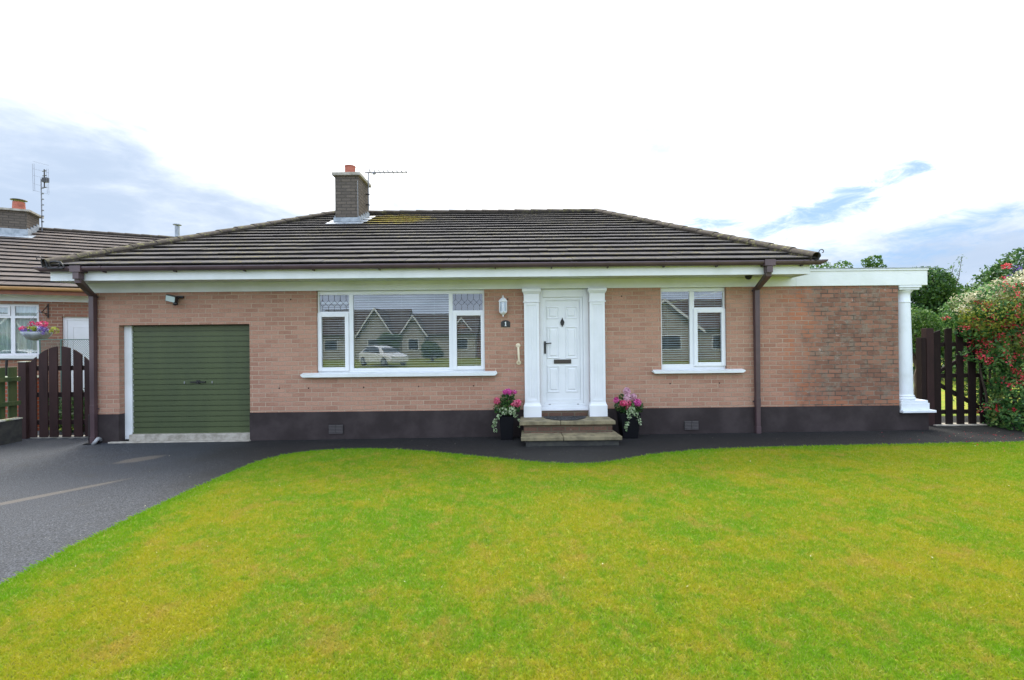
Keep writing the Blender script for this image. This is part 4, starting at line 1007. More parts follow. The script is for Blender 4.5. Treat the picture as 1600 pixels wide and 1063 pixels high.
# ------------------------------------------------------------------ neighbouring bungalow (turned about 24 degrees)
nR = Vector((-8.7, 4.15, 0)); na = math.atan2(.41, .912); NM = Matrix.Translation(nR) @ Matrix.Rotation(na, 4, 'Z')
NB = empty('neighbouring_bungalow', nR+Vector((-4, 1, 0)), 'neighbouring brick bungalow with pale tiled roof and tan gutter, at the left', 'house')
class NMB(MB):
    def build(s, *a, **k):
        s.v = [tuple(NM @ Vector(p)) for p in s.v]; return super().build(*a, **k)
nw = (-6.4, -2.545, 1.53, 2.725); nd = (-2.13, -1.05, .2, 2.44)
mb = NMB(); wall_grid(mb, -10, 0, .1, 2.79, [nw, nd], 0, .25); mb.box(-.25, 0, .25, 8.8, .1, 2.79); mb.box(-10, -9.75, .25, 8.8, .1, 2.79); mb.box(-9.75, -.25, 8.55, 8.8, .1, 2.79); mb.build('brick_wall', M_nbrick, NB)
mb = NMB(); mb.box(-9.7, -.3, 1.2, 1.25, .1, 2.7); mb.build('inner_partition', M_curtain, NB)
mb = NMB(); frame_rect(mb, nw[0], nw[1], nw[2], nw[3], .05, .05, .11); 
for x in (-5.0, -3.02): mb.box(x-.035, x+.035, .05, .11, nw[2]+.0505, nw[3]-.0505)
for a, b in ((nw[0]+.05, -5.0355), (-4.9645, -3.0555), (-2.9845, nw[1]-.0505)): mb.box(a, b, .05, .11, 2.40, 2.455)
frame_rect(mb, -3.9, -3.06, 2.456, 2.674, .035, .03, .10)
nwin = mb.build('window', M_white, NB)
mb = NMB()
x = nw[0]+.2
while x < nw[1]: mb.box(x-.006, x+.006, .085, .092, nw[2]+.05, 2.40); mb.box(x-.006, x+.006, .085, .092, 2.456, 2.674); x += .29
for z in (1.80, 2.06): mb.box(nw[0]+.05, nw[1]-.05, .0925, .097, z-.006, z+.006)
mb.build('glazing_bar', M_white, nwin)
mb = NMB(); mb.face([(nw[0]+.05, .08, nw[2]+.05), (nw[1]-.05, .08, nw[2]+.05), (nw[1]-.05, .08, nw[3]-.05), (nw[0]+.05, .08, nw[3]-.05)]); mb.build('pane', M_glass, nwin)
mb = NMB(); n_ = 260; zt, zb_ = nw[3], nw[2]
pts = [(nw[0]+(nw[1]-nw[0])*k/n_, .17+.022*math.sin(k*1.25)+.012*math.sin(k*.37)) for k in range(n_+1)]
for a, b in zip(pts, pts[1:]): mb.face([(a[0], a[1], zb_), (b[0], b[1], zb_), (b[0], b[1], zt), (a[0], a[1], zt)])
mb.build('net_curtain', M_curtain, nwin)
mb = NMB(); mb.prism([(nw[0]-.1, 1.455), (nw[1]+.10, 1.455), (nw[1]+.10, 1.53), (nw[0]-.1, 1.53)], -.07, .0); mb.build('window_sill', M_wood_white, nwin, bevel=.004)
mb = NMB(); frame_rect(mb, nd[0], nd[1], .25, nd[3], .075, .06, .12); mb.build('door_frame', M_white, NB)
mb = NMB(); mb.box(nd[0]+.076, nd[1]-.076, .075, .115, .30, nd[3]-.076); frame_rect(mb, nd[0]+.17, nd[1]-.17, 1.3, 2.20, .015, .065, .0745); mb.build('door', M_white, NB)
ez, eo, nm_ = 3.06, -.52, 4.4; nrz = 5.24
sln = math.hypot(nm_-eo, nrz-ez)
ud = NM.to_3x3() @ Vector((1, 0, 0)); sdv = NM.to_3x3() @ Vector((0, nm_-eo, nrz-ez))
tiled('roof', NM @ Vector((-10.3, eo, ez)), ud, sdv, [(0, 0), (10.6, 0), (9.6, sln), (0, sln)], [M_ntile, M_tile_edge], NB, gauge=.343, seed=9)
sdb = NM.to_3x3() @ Vector((0, -(9.32-nm_), nrz-ez))
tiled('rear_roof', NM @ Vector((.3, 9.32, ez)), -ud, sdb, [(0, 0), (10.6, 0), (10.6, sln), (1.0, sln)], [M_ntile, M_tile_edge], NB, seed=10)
mb = NMB(); mb.face([(.3, eo, ez), (.3, 9.32, ez), (-.7, nm_, nrz)]); mb.build('hip_end', M_ntile, NB)
capping('ridge_tiles', NM @ Vector((-10.3, nm_, nrz+.03)), NM @ Vector((-.7, nm_, nrz+.03)), (0, 0, 1), M_ridge, NB, r=.11, seed=7)
mb = NMB(); mb.box(-10.2, .2, -.42, -.395, 2.915, 3.035); mb.build('fascia', M_orange, NB)
mb = NMB(); mb.box(-10.2, .2, -.394, 0, 2.93, 2.94); mb.box(-10, 0, -.025, .25, 2.7905, 2.9295); mb.build('frieze_board', M_wood_white, NB)
mb = NMB()
inner = [(y*.9, z*.9+.002) for y, z in prof][::-1]; mb.loft([[(x, -.475+y, 3.082+z) for y, z in prof+inner] for x in (-10.3, .3)])
for xk in (-4.2, -3.1, -2.1, -1.1): mb.loft([[(x, -.475+y*1.08, 3.083+z*1.08) for y, z in prof+inner] for x in (xk-.012, xk+.012)])
mb.build('gutter', M_tan, NB)
mb = NMB(); mb.box(-10.1, .02, -.02, 0, -.1, .55); mb.build('plinth', M_plinth, NB)
# neighbour's chimney near the ridge
mb = NMB(); mb.box(-4.85, -4.10, 3.62, 4.36, 4.5, 5.64); nch = mb.build('chimney', M_chim, NB)
mb = NMB(); mb.box(-4.93, -4.02, 3.54, 4.44, 5.6405, 5.695); mb.build('cap_slab', M_conc, nch)
mb = NMB(); mb.lathe([(.15, 5.696), (.135, 5.97), (.14, 5.98)], (-4.42, 3.99), 18); mb.build('chimney_pot', M_pot, nch)
mb = NMB(); mb.lathe([(.19, 6.035), (.18, 6.05), (.02, 6.07)], (-4.42, 3.99), 18); mb.tube([(-4.54, 3.99, 5.97), (-4.54, 3.99, 6.04)], .006, 5); mb.tube([(-4.30, 3.99, 5.97), (-4.30, 3.99, 6.04)], .006, 5); mb.build('cowl', M_dark, nch)
def nrzf(y): return ez+(y-eo)*(nrz-ez)/(nm_-eo)
mb = NMB(); mb.box(-4.87, -4.08, 3.60, 3.6195, nrzf(3.6), nrzf(3.6)+.24)
for k in range(4):
    y0 = 3.61+k*.185; mb.box(-4.099, -4.082, y0, y0+.18, nrzf(y0), nrzf(y0)+.27)
mb.face([(-5.1, 3.35, nrzf(3.35)+.07), (-3.9, 3.35, nrzf(3.35)+.07), (-3.9, 3.62, nrzf(3.62)+.07), (-5.1, 3.62, nrzf(3.62)+.07)])
mb.build('flashing', M_galv, nch)
mb = NMB(); mb.lathe([(.07, 5.0), (.07, 5.72)], (-.62, 4.45), 14); mb.lathe([(.13, 5.76), (.12, 5.79), (.01, 5.81)], (-.62, 4.45), 14); mb.tube([(-.62, 4.45, 5.7), (-.62, 4.45, 5.77)], .02, 6); mb.build('metal_flue', M_galv, NB)
# neighbour's aerial: tall mast with a folded panel of rods
am = NM @ Vector((-3.98, 4.2, 0)); NA = empty('tv_aerial', (am.x, am.y, 5.3), 'tall mast aerial with a grid reflector beside the neighbouring chimney', 'aerial')
mb = MB(); mb.tube([(am.x, am.y, 5.1), (am.x-.02, am.y, 6.80)], .014, 8)
for k in range(7): z = 5.5+k*.17; mb.box(am.x-.01, am.x+.045, am.y-.02, am.y+.02, z-.015, z+.015)
mb.build('mast', M_alu, NA)
mb = MB(); q = Vector((am.x+.08, am.y, 6.84))
mb.tube([q+Vector((0, 0, -.32)), q+Vector((0, 0, .24))], .016, 8)
for z in (-.30, -.08, .06, .20): mb.tube([q+Vector((-.10, .05, z)), q+Vector((.10, -.05, z-.02))], .013, 6)
mb.box(q.x-.02, q.x+.13, q.y-.06, q.y+.02, q.z-.16, q.z-.02)
mb.build('dipole_stack', M_dark, NA)
mb = MB()
for dx_ in (-.24, -.19, .18, .23):
    mb.tube([q+Vector((dx_, -.10, -.52 if dx_ > 0 else -.45)), q+Vector((dx_-.02, -.10, .22 if dx_ > 0 else .38))], .004, 5)
for z in (-.45, -.25, 0, .2, .42): mb.tube([q+Vector((-.24, -.10, z+.03)), q+Vector((.23, -.10, z-.10))], .0028, 5)
mb.build('reflector', M_alu, NA)
# hanging basket on a wall bracket
wv = NM @ Vector((-2.36, -.01, 0))
hb = empty('wall_bracket', (wv.x, wv.y, 2.5), 'black iron bracket on the neighbouring brick wall above the basket', 'bracket')
mb = NMB(); mb.box(-2.385, -2.365, -.022, -.001, 2.40, 2.74); mb.tube([(-2.375, -.02, 2.50), (-2.375, -.42, 2.52), (-2.375, -.46, 2.56)], .010, 6); mb.tube([(-2.375, -.02, 2.70), (-2.375, -.34, 2.52)], .009, 6)
mb.tube([(-2.375, -.02, 2.43), (-2.375, -.12, 2.47), (-2.375, -.16, 2.51)], .008, 6); mb.build('iron', M_dark, hb)
bk = Vector((-10.40, 2.42, 2.04))
HB = empty('hanging_basket', bk+Vector((0, 0, -.15)), 'grey hanging basket of pink, purple and yellow flowers by the neighbouring window', 'hanging basket')
mb = MB(); mb.lathe([(.07, bk.z-.17), (.16, bk.z-.14), (.23, bk.z-.06), (.27, bk.z+.02)], (bk.x, bk.y), 24); mb.build('bowl', M_galv, HB, smooth=True)
mb = MB()
for a in (0, 2.1, 4.2): mb.tube([(bk.x+.26*math.cos(a), bk.y+.26*math.sin(a), bk.z), (bk.x+.02, bk.y+.05, bk.z+.50)], .003, 4)
mb.build('chain', M_alu, HB)
for nm, mt, ls, sz in (('foliage', M_leafmid, [((bk.x, bk.y, bk.z+.03), .24, 240, 1, .4)], .05),
        ('purple_bloom', M_purple, [((bk.x-.10, bk.y-.12, bk.z+.03), .11, 100, 1, .6), ((bk.x+.20, bk.y-.08, bk.z+.05), .11, 110, 1, .9), ((bk.x-.02, bk.y-.18, bk.z+.0), .08, 50)], .04),
        ('pink_bloom', M_rose, [((bk.x-.26, bk.y, bk.z+.08), .10, 90, 1, .7), ((bk.x+.12, bk.y, bk.z+.19), .11, 110, 1, .6), ((bk.x-.12, bk.y, bk.z+.20), .06, 30)], .045),
        ('yellow_bloom', M_yel, [((bk.x-.01, bk.y-.10, bk.z+.09), .08, 60, 1, .7), ((bk.x+.38, bk.y, bk.z+.05), .09, 60, 1, .8)], .045)):
    
    for b_ in ls: P_, N_2 = balls([b_]); leaves(nm, P_, N_2, sz, mt, HB, aspect=.9)
# green mesh garden screen between the plots
MS = empty('mesh_screen', (-9.3, 1.8, .1), 'green wire mesh screen behind the arched gate, in front of the white door', 'fence')
for x in (-9.74, -9.30, -8.2): mb = MB(); mb.tube([(x+(.05 if x < -9.7 else 0), 1.8, .1), (x, 1.8, 1.875)], .014, 6); mb.build('post', M_gmesh, MS)
mb = MB(); mb.tube([(-9.76, 1.8, 1.88), (-7.9, 1.8, 1.87)], .009, 6); mb.tube([(-9.70, 1.8, 1.30), (-7.9, 1.8, 1.30)], .006, 6)
st = .045
for k in range(-16, 42):
    xa = -9.74+k*st
    for sg in (-1, 1):
        a0, a1 = (xa, 1.30), (xa+.575, 1.875)
        if sg < 0: a0, a1 = (xa, 1.875), (xa+.575, 1.30)
        lo, hi = max(a0[0], -9.74), min(a1[0], -7.9)
        if hi-lo < .02: continue
        za = a0[1]+(a1[1]-a0[1])*(lo-a0[0])/.575; zb2 = a0[1]+(a1[1]-a0[1])*(hi-a0[0])/.575
        mb.tube([(lo, 1.8+.003*sg, za), (hi, 1.8+.003*sg, zb2)], .0028, 4)
mb.build('mesh', M_gmesh, MS)
# handrail and red brick garden steps on the neighbour's side
mb = MB(); mb.tube([(-11.5, 1.7, 1.50), (-9.75, 1.7, 1.47)], .018, 8); mb.tube([(-10.38, 1.7, .1), (-10.32, 1.7, 1.47)], .022, 8); mb.tube([(-9.78, 1.7, .1), (-9.78, 1.7, 1.47)], .018, 8)
tag(mb.build('handrail', M_dark), 'thin black handrail across the front of the neighbouring window', 'handrail')
M_redbrick = brick_mat('red_brick', (.33, .085, .045), (.26, .06, .035), (.30, .22, .18))
mb = MB(); mb.box(-11.6, -9.3, 1.2, 1.42, -.1, 1.12); rw = mb.build('planter_wall', M_redbrick); tag(rw, 'red brick garden wall seen through the green pickets', 'wall')
mb = MB(); mb.box(-11.6, -9.28, 1.18, 1.44, 1.1205, 1.15); mb.build('coping', M_cap, rw)

# ------------------------------------------------------------------ planting at the right
def trunk(mb, base, top, r0_, r1_, seed, n=6):
    rg = random.Random(seed); b, t = Vector(base), Vector(top)
    mb.tube([b+(t-b)*k/n+Vector((rg.uniform(-1, 1), rg.uniform(-1, 1), 0))*.04*(t-b).length*(k/n) for k in range(n+1)], [r0_+(r1_-r0_)*k/n for k in range(n+1)], 7)
HG = empty('fuchsia_hedge', (9.0, .2, .12), 'tall flowering hedge with red fuchsia blooms and creamy sprays, right edge', 'shrub')
hb_ = [(9.70, .55, 1.15, 1.28, 1.1, 1.15), (9.45, .1, .60, .95, .95, .65), (9.9, -.3, 1.2, 1.3, 1.2, 1.3), (8.98, .30, 1.72, .62, .6, .6), (9.5, .4, 2.1, 1.2, .8, .75), (8.58, .50, 2.15, .55, .5, .40),
       (10.4, 0, 2.3, 1.2, 1.0, .95), (8.9, .2, 2.3, .75, .6, .42), (9.02, -.05, .75, .55, .5, .5), (10.6, -.6, .8, 1.3, 1.2, .9), (8.85, -.05, .32, .50, .50, .26), (9.15, -.35, .30, .6, .5, .3), (9.6, -.7, .35, .7, .55, .35), (8.42, .30, 1.82, .32, .25, .15), (8.40, .25, 1.35, .20, .2, .07)]
P_, N_2 = cloud(hb_, 38000, .26, low=.13)
leaves('foliage', P_, N_2, .070, M_leafhedge, HG, aspect=.55, jit=.6)
Py, Ny = cloud([(8.45, .1, 2.12, .5, .45, .28), (9.1, -.1, 2.25, .6, .5, .30), (9.7, -.5, 2.35, .6, .5, .30), (8.45, .2, 1.9, .3, .3, .18)], 3600, .3)
leaves('young_growth', Py, Ny, .055, M_young, HG, aspect=.5, jit=.7, kind='stuff')
mb = MB()
for k in range(16):
    rg = random.Random(k); bb = hb_[k % len(hb_)]; trunk(mb, (9.0+rg.uniform(-.4, .9), .3+rg.uniform(-.3, .3), .1), (bb[0], bb[1], bb[2]+bb[5]*.5), .03, .008, k)
mb.build('stem', M_bark, HG)
def front(P, N, ymax=-.1): return (N[:, 1] < ymax)
P_, N_2 = cloud(hb_, 14000, .05, low=.13); k_ = N_2[:, 1] < .2; P_, N_2 = P_[k_], N_2[k_]
# fuchsia blooms hang in drifts
cz = np.array([(8.35, .1, 1.78), (8.6, .1, 1.7), (8.35, -.05, 2.0), (8.9, -.4, 2.0), (9.4, -.3, 2.2), (8.4, -.1, 1.6), (8.25, .1, 1.85), (8.9, -.5, 1.55), (8.7, -.5, 1.2), (9.2, -.8, 1.1), (9.0, -.6, .75), (9.6, -.6, 2.5), (8.6, -.2, 2.35), (9.9, -1.3, 1.6), (9.0, -.5, 2.55), (8.45, -.25, 1.0)])
dmin = np.min(np.linalg.norm(P_[:, None]-cz[None], axis=2), axis=1)
sel = rng.uniform(0, 1, len(P_)) < np.where(dmin < .36, .12, .007)
Pf = P_[sel]+N_2[sel]*.03; Nf = N_2[sel]; rep_ = 18
Pf = np.repeat(Pf, rep_, 0)+rng.normal(0, .034, (len(Pf)*rep_, 3))*np.array([1, 1, 1.1]); Nf = np.repeat(Nf, rep_, 0)
kf = leaves('red_bloom', Pf, Nf, .034, M_red, HG, aspect=.6, fold=.6, kind='stuff')
Pc, Nc = cloud([(8.50, .35, 2.40, .42, .40, .18), (9.0, .2, 2.58, .5, .45, .20), (9.6, .1, 2.80, .6, .5, .22), (8.18, .35, 2.22, .18, .2, .10), (10.3, .0, 2.95, .7, .5, .2)], 9500, .4)
cc_ = np.stack([rng.uniform(8.1, 10.8, 46), rng.uniform(-.3, .7, 46)], 1); kk_ = np.min(np.hypot(Pc[:, None, 0]-cc_[None, :, 0], (Pc[:, None, 1]-cc_[None, :, 1])), axis=1) < rng.uniform(.05, .15, len(Pc)); Pc, Nc = Pc[kk_], Nc[kk_]
# arching sprays that break the outline, leaves along them and blooms towards the tips
sp_p, sp_n, fl_p, st_ = [], [], [], MB()
src, srn = cloud(hb_, 4000, .03, low=.5); ok_ = (srn[:, 1] < .35) & ((srn[:, 0] < .1) | (srn[:, 2] > .2)); src, srn = src[ok_][:150], srn[ok_][:150]
for p_, n_ in zip(src, srn):
    L_2 = rng.uniform(.18, .42); d_ = n_+np.array([0, 0, .55])+rng.normal(0, .25, 3); d_ /= np.linalg.norm(d_); q_ = []
    for k in range(9):
        t = k/8; q_.append(p_-n_*.08+d_*L_2*t+np.array([0, 0, -.22*L_2*2*t*t]))
    st_.tube(q_, [.005-.0004*k for k in range(9)], 4)
    for k in range(1, 9):
        for _ in range(3): sp_p.append(q_[k]+rng.normal(0, .022, 3)); sp_n.append(n_+np.array([0, 0, .6]))
    if rng.uniform() < .5:
        for k in range(5, 9):
            for _ in range(5): fl_p.append(q_[k]+rng.normal(0, .022, 3)+np.array([0, 0, -.025]))
leaves('spray_leaves', np.array(sp_p), np.array(sp_n), .062, M_leafhedge, HG, aspect=.5, jit=.5, kind='stuff')
leaves('spray_bloom', np.array(fl_p), np.tile([0, -1., 0], (len(fl_p), 1)), .036, M_red, HG, aspect=.6, fold=.6, kind='stuff')
tag(st_.build('spray_stem', M_bark, HG), kind='stuff')
leaves('cream_bloom', Pc, Nc, .050, M_leafcream, HG, aspect=.5, fold=.6, kind='stuff')
# buddleia behind the hedge
def tree(name, label, cat, base, blobs, nleaf, size, mat, seed, extra=None, group=None, trunk_r=.12, limbs=7, thick=.3):
    t = empty(name, base, label, cat, group)
    P, N = cloud(blobs, nleaf, thick, low=base[2]+.05)
    leaves('crown', P, N, size, mat, t, aspect=.6, jit=.8)
    mb = MB(); mx = max(blobs, key=lambda b: b[2]); fork = (base[0], base[1], base[2]+(mx[2]-base[2])*.45)
    trunk(mb, base, fork, trunk_r, trunk_r*.6, seed)
    for k in range(limbs):
        b = blobs[(k*3+1) % len(blobs)]; trunk(mb, fork, (b[0], b[1], b[2]+b[5]*.3), trunk_r*.5, .012, seed+k+1)
    mb.build('trunk', M_bark, t)
    if extra: extra(t)
    return t
bz_ = (10.4, 1.9, .1)
def bud(t):
    P, N = balls([((10.0, 1.1, 3.05), .07, 40, 1, 1.3), ((9.88, 1.15, 2.88), .08, 60, 1, 1.0)]); leaves('purple_bloom', P, N, .04, M_purple, t)
    P, N = balls([((9.78, 1.1, 3.12), .09, 60, 1, .6)]); leaves('red_bloom', P, N, .045, M_red, t)
tree('buddleia', 'tall loose shrub with purple flower spikes rising behind the fuchsia hedge', 'shrub', bz_,
     [(10.5, 1.7, 2.5, .7, .8, .8), (10.2, 1.5, 2.75, .36, .4, .30), (10.02, 1.5, 2.95, .28, .3, .18), (10.35, 1.5, 3.1, .34, .35, .24), (10.9, 1.7, 3.1, .6, .6, .5), (9.95, 1.6, 2.6, .26, .3, .25), (10.7, 1.3, 3.40, .26, .3, .22)], 4600, .085, M_leafdark, 31, bud, trunk_r=.06, thick=.25)
# back garden trees
def far_tree(name, label, cx_, cy_, ztop, rad, mat, seed, n=14000, size=.13, cat='tree', ns=16, group='trees beyond the back garden', zc=None, sub=None):
    zc = ztop*.58 if zc is None else zc
    tree(name, label, cat, (cx_, cy_, .05), blobset((cx_, cy_, zc), (rad, rad*.8, ztop-zc), ns, sub or rad*.38, seed, .8), n, size, mat, seed, group=group, trunk_r=.16)
far_tree('garden_tree', 'small airy tree whose top shows just above the flat porch roof', 12.9, 10.6, 4.85, .95, M_leafmid, 41, 3600, .11, zc=3.9, sub=.34)
far_tree('garden_tree', 'narrow tree top between the porch roof and the beam end', 14.6, 10.9, 4.95, .62, M_leafmid, 42, 2600, .11, zc=4.1, sub=.26)
far_tree('garden_tree', 'dense dark green tree directly behind the white column', 15.9, 10.3, 4.45, 1.5, M_leafdark, 43, 18000, .12, ns=26, zc=2.6, sub=.55)
far_tree('garden_tree', 'bushy mid green tree right of the beam end', 17.1, 9.8, 4.25, 1.25, M_leafmid, 44, 13000, .12, ns=26, zc=2.4, sub=.45)
far_tree('garden_tree', 'lower leafy tree between the column and flowering hedge', 18.3, 10.3, 3.75, 1.35, M_leafmid, 45, 11000, .12, ns=26, zc=2.2, sub=.45)
far_tree('garden_tree', 'far tree behind the side gate and buddleia', 21.0, 11.5, 3.9, 1.8, M_leafdark, 46, 8000, .14, ns=20, zc=2.3, sub=.6)
far_tree('garden_shrub', 'light green shrub behind the top of the side gate', 9.1, 2.3, 2.35, .55, M_leafmid, 47, 4200, .06, 'shrub', 14, None, zc=1.95, sub=.24)
hd = []
for k in range(26): hd.append((10+k*.62, 10.2+.3*math.sin(k*2.1), .9, .62, .6, .95+.2*math.sin(k*1.3)))
P_, N_2 = cloud(hd, 30000, .25, low=.02)
hh = empty('boundary_hedge', (17, 10.2, .03), 'long dark clipped hedge across the end of the back garden', 'hedge')
leaves('foliage', P_, N_2, .10, M_leafdark, hh, aspect=.6)
# feathery shoots above the far trees
mb = MB(); sp_ = empty('tall_shoots', (17.2, 10, 3.2), 'two thin feathery shoots sticking up above the trees', 'plant')
pts_l = []
for (x, h) in ((17.0, 4.75), (16.7, 4.45), (17.9, 4.2)):
    mb.tube([(x-.35, 9.6, 3.4), (x-.12, 9.6, 4.0), (x, 9.6, h)], [.018, .012, .006], 5)
    for k in range(60): t = rng.uniform(.2, 1); pts_l.append((x-.35*(1-t)+rng.normal(0, .07), 9.6+rng.normal(0, .06), 3.5+(h-3.45)*t))
mb.build('stem', M_bark, sp_); pl_ = np.array(pts_l); leaves('leaf', pl_, np.tile([0, 0, 1.], (len(pl_), 1)), .10, M_leafmid, sp_, aspect=.35)

# ------------------------------------------------------------------ the street behind the camera (seen mirrored in the windows)
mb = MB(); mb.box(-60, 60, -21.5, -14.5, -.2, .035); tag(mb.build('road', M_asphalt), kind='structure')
M_rend = pbr('cream_render', (.36, .355, .32), .9, (.30, .295, .27), 3, 40, .3)
M_darkglass = pbr('dark_window_glass', (.03, .04, .045), .1, None, bstr=0)
def street_house(x, y, w_, d_, ridge, gx_, gw, gh, label, wallm):
    t = empty('street_bungalow', (x, y, 0), label, 'house', 'bungalows across the road')
    mb = MB(); mb.box(x-w_/2, x+w_/2, y-d_, y, -.1, 2.6); mb.box(gx_-gw/2, gx_+gw/2, y, y+1.4, -.1, 2.6); mb.prism([(gx_-gw/2, 2.6), (gx_+gw/2, 2.6), (gx_, gh-.1)], y+.2, y+1.4)
    mb.build('wall', wallm, t)
    mb = MB(); rf = lambda z: z
    mb.loft([[(x-w_/2-.3, y+.4, 2.55), (x+w_/2+.3, y+.4, 2.55), (x+w_/2+.3, y-d_/2, ridge), (x-w_/2-.3, y-d_/2, ridge)], [(x-w_/2-.3, y-d_-.4, 2.5), (x+w_/2+.3, y-d_-.4, 2.5), (x+w_/2+.3, y-d_/2, ridge-.1), (x-w_/2-.3, y-d_/2, ridge-.1)]])
    for sg in (-1, 1): mb.loft([[(gx_, yy, gh), (gx_+sg*(gw/2+.3), yy, 2.45), (gx_+sg*(gw/2+.3), yy, 2.30), (gx_, yy, gh-.16)] for yy in (y+1.7, y-d_*.4)])
    mb.build('roof', M_ntile, t)
    mb = MB()
    for sg in (-1, 1): mb.loft([[(gx_, yy, gh+.03), (gx_+sg*(gw/2+.35), yy, 2.42), (gx_+sg*(gw/2+.35), yy, 2.20), (gx_, yy, gh-.20)] for yy in (y+1.71, y+1.76)])
    mb.build('bargeboard', M_white, t)
    for xx, ww in ((gx_, gw*.5), (x+w_*.28, 1.6), (x-w_*.30, 1.4)):
        yy = y+1.4 if abs(xx-gx_) < .1 else y
        if abs(xx-gx_) > .1 and abs(xx-gx_) < gw/2+.9: continue
        mb = MB(); frame_rect(mb, xx-ww/2, xx+ww/2, .9, 2.1, .08, yy+.001, yy+.06); o = mb.build('window', M_white, t)
        mb = MB(); mb.box(xx-ww/2+.08, xx+ww/2-.08, yy+.002, yy+.03, .98, 2.02); mb.build('pane', M_darkglass, o)
street_house(-15.5, -41, 9, 8, 5.4, -13.3, 3.2, 5.2, 'cream bungalow with a tall white-edged gable, mirrored in the front window', M_rend)
street_house(-7.0, -42, 7, 8, 4.9, -9.7, 2.3, 4.45, 'second gabled bungalow mirrored beside the parked car', M_rend)
street_house(-0.5, -44, 6, 8, 4.6, -5.0, 2.4, 4.3, 'third small gabled bungalow mirrored at the front window edge', M_brick)
street_house(14.0, -30, 11, 8, 5.3, 12.0, 5.4, 4.9, 'cream bungalow with a wide gable, mirrored in the bedroom window', M_rend)
street_house(-30, -40, 10, 8, 5.2, -28, 3.2, 4.9, 'far cream bungalow at the left end of the street', M_rend)
for k, (x, y, h, r) in enumerate(((3.5, -36, 3.2, 1.6), (21, -26, 5, 2.2), (-22, -33, 3.6, 1.8), (6, -24, 1.3, .9), (-11.0, -36, 2.6, 1.3), (-6.6, -33, 1.7, 1.1))):
    far_tree('street_tree', ['rounded garden bush mirrored near the window edge', 'broad tree on the far side of the road, right', 'bushy tree beside the far left bungalow', 'low bush at the far kerb', 'garden bush between the two mirrored gables', 'low garden bush in front of the third mirrored gable'][k], x, y, h, r, M_leafmid, 60+k, 5000, .16, 'tree', 10, 'plants across the road')
# white parked car
M_car = pbr('white_car_paint', (.78, .79, .80), .18, None, bstr=0); M_tyre = pbr('tyre', (.02, .02, .02), .8, None, bstr=0)
M_redlamp = pbr('tail_lamp', (.45, .01, .01), .2, None, bstr=0)
CR = empty('parked_car', (-9.3, -27, .03), 'white hatchback parked across the road, mirrored in the front window', 'car')
CM = Matrix.Translation((-9.3, -27.3, .03)) @ Matrix.Rotation(R(42), 4, 'Z')
class CMB(MB):
    def build(s, *a, **k):
        s.v = [tuple(CM @ Vector(p)) for p in s.v]; return super().build(*a, **k)
def sec(x, w_, zb, zs, zr, wr):   # cross-section of the body at length x
    return [(x, -w_*.92, zb), (x, -w_, zb+.12), (x, -w_, zs-.10), (x, -w_*.95, zs), (x, -wr, zr-.05), (x, -wr*.8, zr), (x, wr*.8, zr), (x, wr, zr-.05), (x, w_*.95, zs), (x, w_, zs-.10), (x, w_, zb+.12), (x, w_*.92, zb)]
mb = CMB(); mb.loft([sec(-2.1, .78, .30, .80, .86, .70), sec(-2.0, .86, .22, .90, .98, .72), sec(-1.75, .89, .20, .96, 1.20, .64), sec(-1.2, .90, .20, .97, 1.44, .60), sec(-.3, .90, .20, .95, 1.48, .60), sec(.5, .90, .20, .93, 1.36, .60), sec(1.1, .89, .20, .90, .98, .70), sec(1.8, .86, .22, .80, .84, .70), sec(2.1, .74, .30, .62, .68, .62)]); car = mb.build('body', M_car, CR, smooth=False, bevel=.02)
mb = CMB()
for sg in (-1, 1):
    q = [(-1.45, sg*.885, 1.0), (.85, sg*.875, .97), (.35, sg*.655, 1.34), (-.4, sg*.640, 1.42), (-1.15, sg*.645, 1.38)]; mb.face(q if sg < 0 else q[::-1])
mb.face([(-2.005, -.70, .99), (-2.005, .70, .99), (-1.42, .58, 1.37), (-1.42, -.58, 1.37)]); mb.face([(1.13, -.66, 1.0), (1.13, .66, 1.0), (.60, .58, 1.33), (.60, -.58, 1.33)])
mb.build('window', M_darkglass, CR)
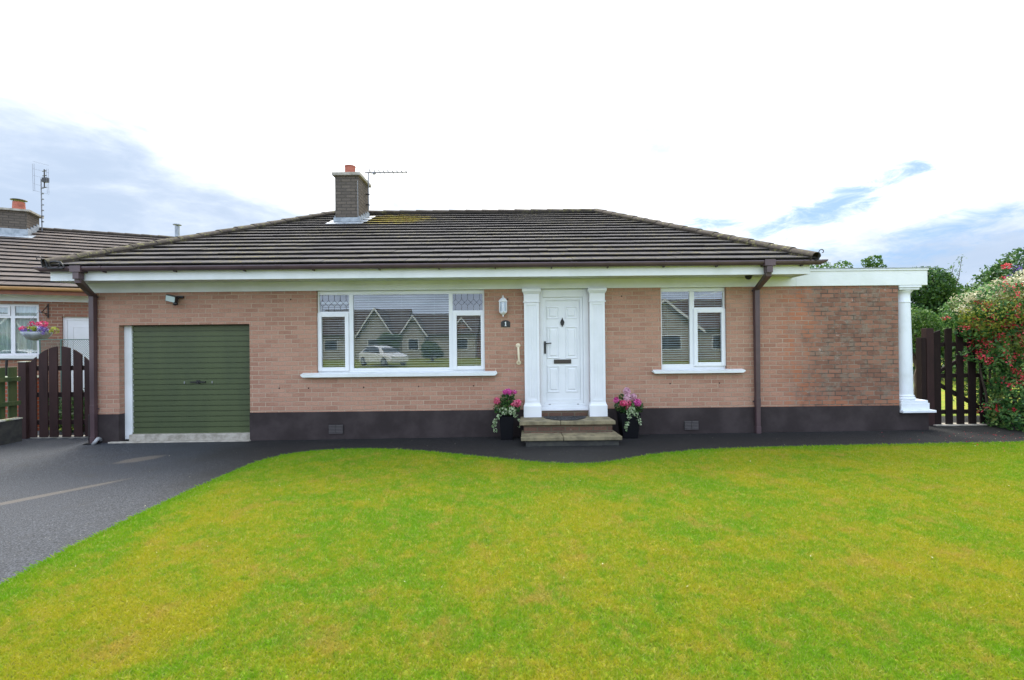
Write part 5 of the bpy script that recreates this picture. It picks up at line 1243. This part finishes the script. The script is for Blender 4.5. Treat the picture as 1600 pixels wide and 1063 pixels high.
for sg in (-1, 1):
    for x in (-1.35, 1.35):
        mb = CMB(); mb.loft([[(x+r_*math.cos(2*math.pi*k/20), yy, .32+r_*math.sin(2*math.pi*k/20)) for k in range(20)] for r_, yy in ((.30, sg*.70), (.32, sg*.74), (.32, sg*.89), (.30, sg*.915))]); wh = mb.build('wheel', M_tyre, CR)
        mb = CMB(); mb.loft([[(x+r_*math.cos(2*math.pi*k/20), yy, .32+r_*math.sin(2*math.pi*k/20)) for k in range(20)] for r_, yy in ((.20, sg*.916), (.19, sg*.922))]); mb.build('rim', M_galv, wh)
    mb = CMB(); mb.box(-2.10, -1.98, sg*.56-.17, sg*.56+.17, .80, .93); mb.build('tail_lamp', M_redlamp, CR)
    mb = CMB(); mb.box(1.98, 2.09, sg*.58-.13, sg*.58+.13, .60, .72); mb.build('headlight', M_lglass, CR)

# shrub in shade behind the arched gate
far_tree('yard_shrub', 'low dark shrub glimpsed through the gaps of the arched gate', -8.35, 1.25, 1.05, .62, M_leafdark, 71, 3500, .06, 'shrub', 12, None, zc=.55, sub=.25)
# fallen petals, leaf scraps and grit
n_l = 420; lx2 = np.concatenate([rng.normal(8.1, .9, 300), rng.uniform(-6, 8, 120)]); ly2 = np.concatenate([rng.normal(-1.0, .45, 300), rng.uniform(-5.5, -.1, 120)])
k_ = (ly2 < -.12) & ~((lx2 > 0) & (lx2 < 2.3) & (ly2 > -1.0)); lx2, ly2 = lx2[k_], ly2[k_]
on = inside(np.stack([lx2, ly2], 1), lawn_poly)
pz = .115+.004*lx2+np.where(on, .040, .004)
lp_ = np.stack([lx2, ly2, pz], 1)
kr = (rng.uniform(0, 1, len(lp_)) < .6) & (lx2 > 5.5)
o = leaves('fallen_petals', lp_[kr], np.tile([0, 0, 1.], (kr.sum(), 1)), .020, M_red, None, jit=.25, aspect=.7); o['kind'] = 'stuff'; o['label'] = 'red fuchsia petals fallen on the path and lawn by the hedge'; o['category'] = 'petals'
o = leaves('leaf_litter', lp_[~kr], np.tile([0, 0, 1.], ((~kr).sum(), 1)), .016, M_leafcream, None, jit=.25, aspect=.5); o['kind'] = 'stuff'; o['label'] = 'pale dry leaf scraps scattered over the drive and lawn'; o['category'] = 'leaf litter'
